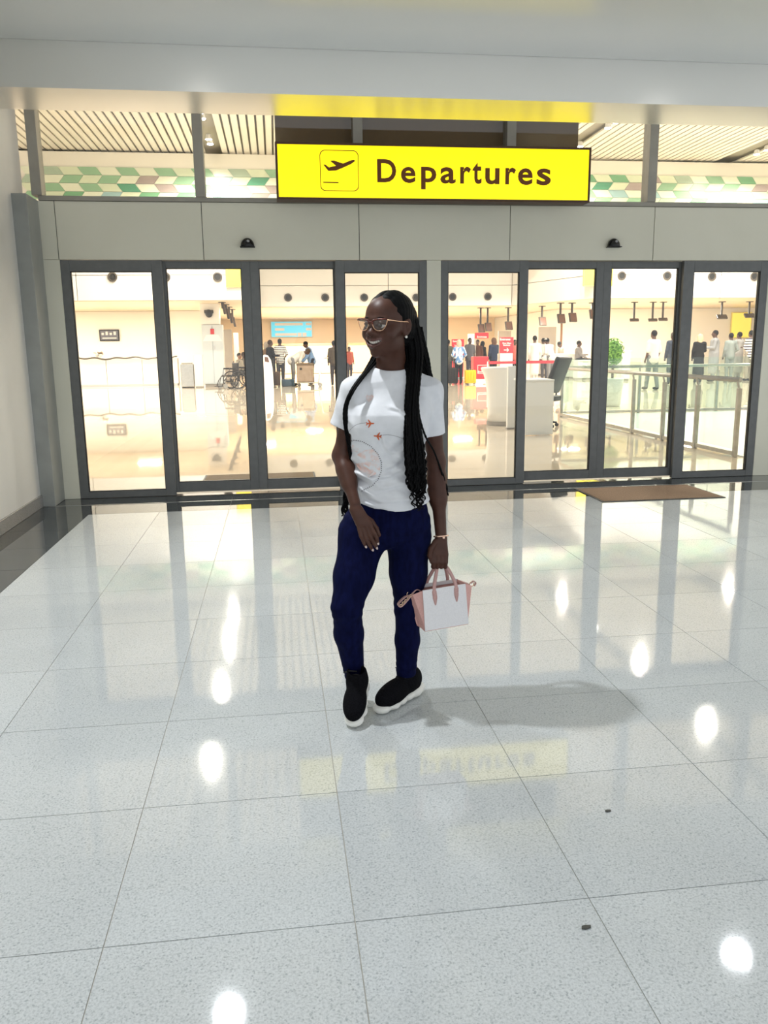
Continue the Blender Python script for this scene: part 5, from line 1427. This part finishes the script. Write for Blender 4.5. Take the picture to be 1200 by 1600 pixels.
for sx in (-1, 1):
    tm_ = MB().tube([hp((sx*.0605, -.092, .0215)), hp((sx*.070, -.085, .0205)), hp((sx*.074, -.03, .014)), hp((sx*.078, .010, .012)), hp((sx*.076, .034, -.006))], [.0026, .0026, .0020, .0018, .0018], 6)
    sub(tm_.build('temple', M_GOLD if sx > 0 else M_TORT, None, True))
    ln = MB(); vs = [ln.bm.verts.new(hp((q[0], q[1]+.0004, q[2]))) for q in rim(sx, 0)]; ln.bm.faces.new(vs)
    sub(ln.build('lens', glass_mat('lens_glass', (.93, .93, .93), 2.2), None))
# earring, bracelet, nails
er = hp((.0775, .002, -.040)); wpart(MB().ball(er, .0048, 12, 8).build('earring', mat('pearl', (.9, .87, .8), .15), None, True))
ax = Vector(WR_R-EL_R).normalized(); u = ax.orthogonal().normalized(); v = ax.cross(u); wc = Vector(WR_R)+ax*.004
br = MB(); br.tube([wc+(u*math.cos(2*PI*k/28)+v*math.sin(2*PI*k/28))*(.0265+.0008*(k % 2)) for k in range(29)], .0030, 8, cap=False)
br.ball(wc+Vector((0.004, -.028, 0)), (.006, .004, .005), 10, 8)
wpart(br.build('bracelet', mat('rose_gold', (.92, .62, .48), .25, metal=.9), None, True))
M_NAIL = mat('nail_varnish', (.62, .50, .46), .2)
nb_ = MB()
for a, b in NAILS:
    a, b = Vector(a), Vector(b); t = (b-a).normalized()
    c = b+t*.0005+Vector((0, -.0058, .001))
    nb_.ball(c, (.0042, .0018, .0062), 10, 6, rot=Matrix.Rotation(math.atan2(t.x, -t.z), 3, 'Y').inverted())
wpart(nb_.build('fingernails', M_NAIL, None, True))
# ================================================================== handbag hanging from her left hand
bo = at(691, 980, 2.945); bz = at(657, 985, 2.90)[2]
bag = empty('handbag', (bo[0], 2.950, bz+.002), 'small white and blush pink leather handbag held by its handles', 'handbag')
bag.rotation_euler = (0, R(-2.5), R(11))
BM = np.array(bag.rotation_euler.to_matrix()); BO = np.array(bag.location)
def bl(w): return BM.T @ (np.array(w)-BO)           # world -> bag local
M_BW = noisy('bag_white_leather', (.78, .76, .77), (.82, .80, .81), 160, .45, bump=.12)
M_BP = noisy('bag_pink_leather', (.66, .36, .32), (.70, .40, .36), 160, .45, bump=.12)
M_BH = noisy('bag_handle_leather', (.52, .30, .28), (.57, .34, .31), 140, .45)
M_BG = mat('bag_gold', (.83, .60, .42), .25, metal=1.)
def slab(name, quad, th, m, seg=1):
    """quad with thickness along its normal"""
    q = [Vector(p) for p in quad]; n = (q[1]-q[0]).cross(q[3]-q[0]).normalized()*th
    return MB().prism([tuple(p) for p in q], tuple(n)).build(name, m, bag)
WT, WB, HT = .088, .090, .162
FT, FB = -.036, -.048
slab('front_panel', [(-WB, FB, .004), (WB, FB, .004), (WT, FT, HT), (-WT, FT, HT)], .004, M_BW)
slab('back_panel', [(WB, -FB, .004), (-WB, -FB, .004), (-WT, -FT, HT), (WT, -FT, HT)], .004, M_BW)
MB().b2(-WB, WB, FB, -FB, 0, .005, bev=.002).build('base', M_BP, bag)
for s in (-1, 1):
    for fb in (-1, 1):
        e0 = (s*(WB-.001), fb*.047, .006); e1 = (s*(WT-.001), fb*.035, HT-.002)
        f0 = (s*(WB+.014), 0, .012); fm = (s*(WB+.024), 0, .055); f1 = (s*(WT+.042), 0, HT-.028); r1 = (s*(WT+.036), fb*.018, HT-.018)
        mb = MB(); pts = [e0, f0, fm, f1, r1, e1]
        if s*fb > 0: pts = pts[::-1]
        mb.prism(pts, (-s*.003, 0, 0)).build('gusset', M_BP, bag)
slab('top_panel', [(-WT, -.034, HT-.016), (WT, -.034, HT-.016), (WT, .034, HT-.016), (-WT, .034, HT-.016)], .002, mat('bag_lining', (.30, .13, .11), .7))
def ribbon(pts, w, th, side):
    """flat strap along pts, width w across `side` direction"""
    mb = MB(); pts = [Vector(p) for p in pts]; side = Vector(side).normalized(); rings = []
    ws = w if hasattr(w, '__len__') else [w]*len(pts)
    for i, p in enumerate(pts):
        t = (pts[min(i+1, len(pts)-1)]-pts[max(0, i-1)]).normalized(); sd = (side-t*side.dot(t)).normalized(); n = t.cross(sd)
        rings.append([mb.bm.verts.new(p+sd*a*ws[i]/2+n*b*th/2) for a, b in ((-1, -1), (1, -1), (1, 1), (-1, 1))])
    for a, b in zip(rings, rings[1:]):
        for k in range(4): mb.bm.faces.new((a[k], a[(k+1) % 4], b[(k+1) % 4], b[k]))
    mb.bm.faces.new(rings[0][::-1]); mb.bm.faces.new(rings[-1])
    return mb
def bez(p, n=8):
    out = []; P = [Vector(q) for q in p]
    for i in range(len(P)-1):
        p0, p1, p2, p3 = P[max(i-1, 0)], P[i], P[i+1], P[min(i+2, len(P)-1)]
        for k in range(n):
            t = k/n; out.append(.5*((2*p1)+(p2-p0)*t+(2*p0-5*p1+4*p2-p3)*t*t+(3*p1-p0-3*p2+p3)*t**3))
    out.append(P[-1]); return out
gp = bl(GRIP)
for fb in (-1, 1):
    y0 = fb*.0405; y1 = fb*.038; gy = gp[1]+fb*.004
    path = bez([(-.041, y0*1.07, .098), (-.041, y0*1.02, .130), (-.041, y1, .166), (gp[0]-.026, fb*.018+gp[1]*.5, gp[2]-.028), (gp[0]-.010, gy, gp[2]-.003), (gp[0]+.012, gy, gp[2]-.003), (gp[0]+.028, fb*.018+gp[1]*.5, gp[2]-.028), (.047, y1, .166), (.047, y0*1.02, .130), (.047, y0*1.07, .098)])
    n = len(path); ws = [(.004+.014*min(1, min(i, n-1-i)/7)) if min(i, n-1-i) < 18 else .012 for i in range(n)]
    ws = [ws[i] if min(i, n-1-i) < 14 else .013 for i in range(n)]
    ribbon(path, ws, .0045, (1, 0, 0)).build('handle', M_BH, bag, True)
# folded shoulder strap clipped to the wing tips
ribbon(bez([(-.126, 0, .142), (-.155, -.004, .132), (-.178, -.006, .112), (-.168, -.010, .104), (-.140, -.010, .126), (-.106, -.006, .158), (-.086, 0, .152)]), .012, .003, (0, 1, .2)).build('shoulder_strap', M_BH, bag, True)
ch = MB()
for k in range(5):
    c = Vector((-.170+k*.011, -.014, .108+k*.0085))
    ch.tube([c+Vector((math.cos(2*PI*j/10)*.006, 0, math.sin(2*PI*j/10)*.0045)) for j in range(11)], .0014, 5, cap=False)
ch.build('chain', M_BG, bag, True)
for s in (-1, 1):
    rg = MB(); c = Vector((s*.130, -.002, .144))
    rg.tube([c+Vector((math.cos(2*PI*j/14)*.009, 0, math.sin(2*PI*j/14)*.009)) for j in range(15)], .0018, 6, cap=False)
    rg.build('ring', M_BG, bag, True)
ribbon(bez([(.124, -.004, .150), (.138, -.004, .156), (.148, 0, .146), (.142, 0, .134)]), .011, .003, (0, 1, 0)).build('strap_end', M_BH, bag, True)
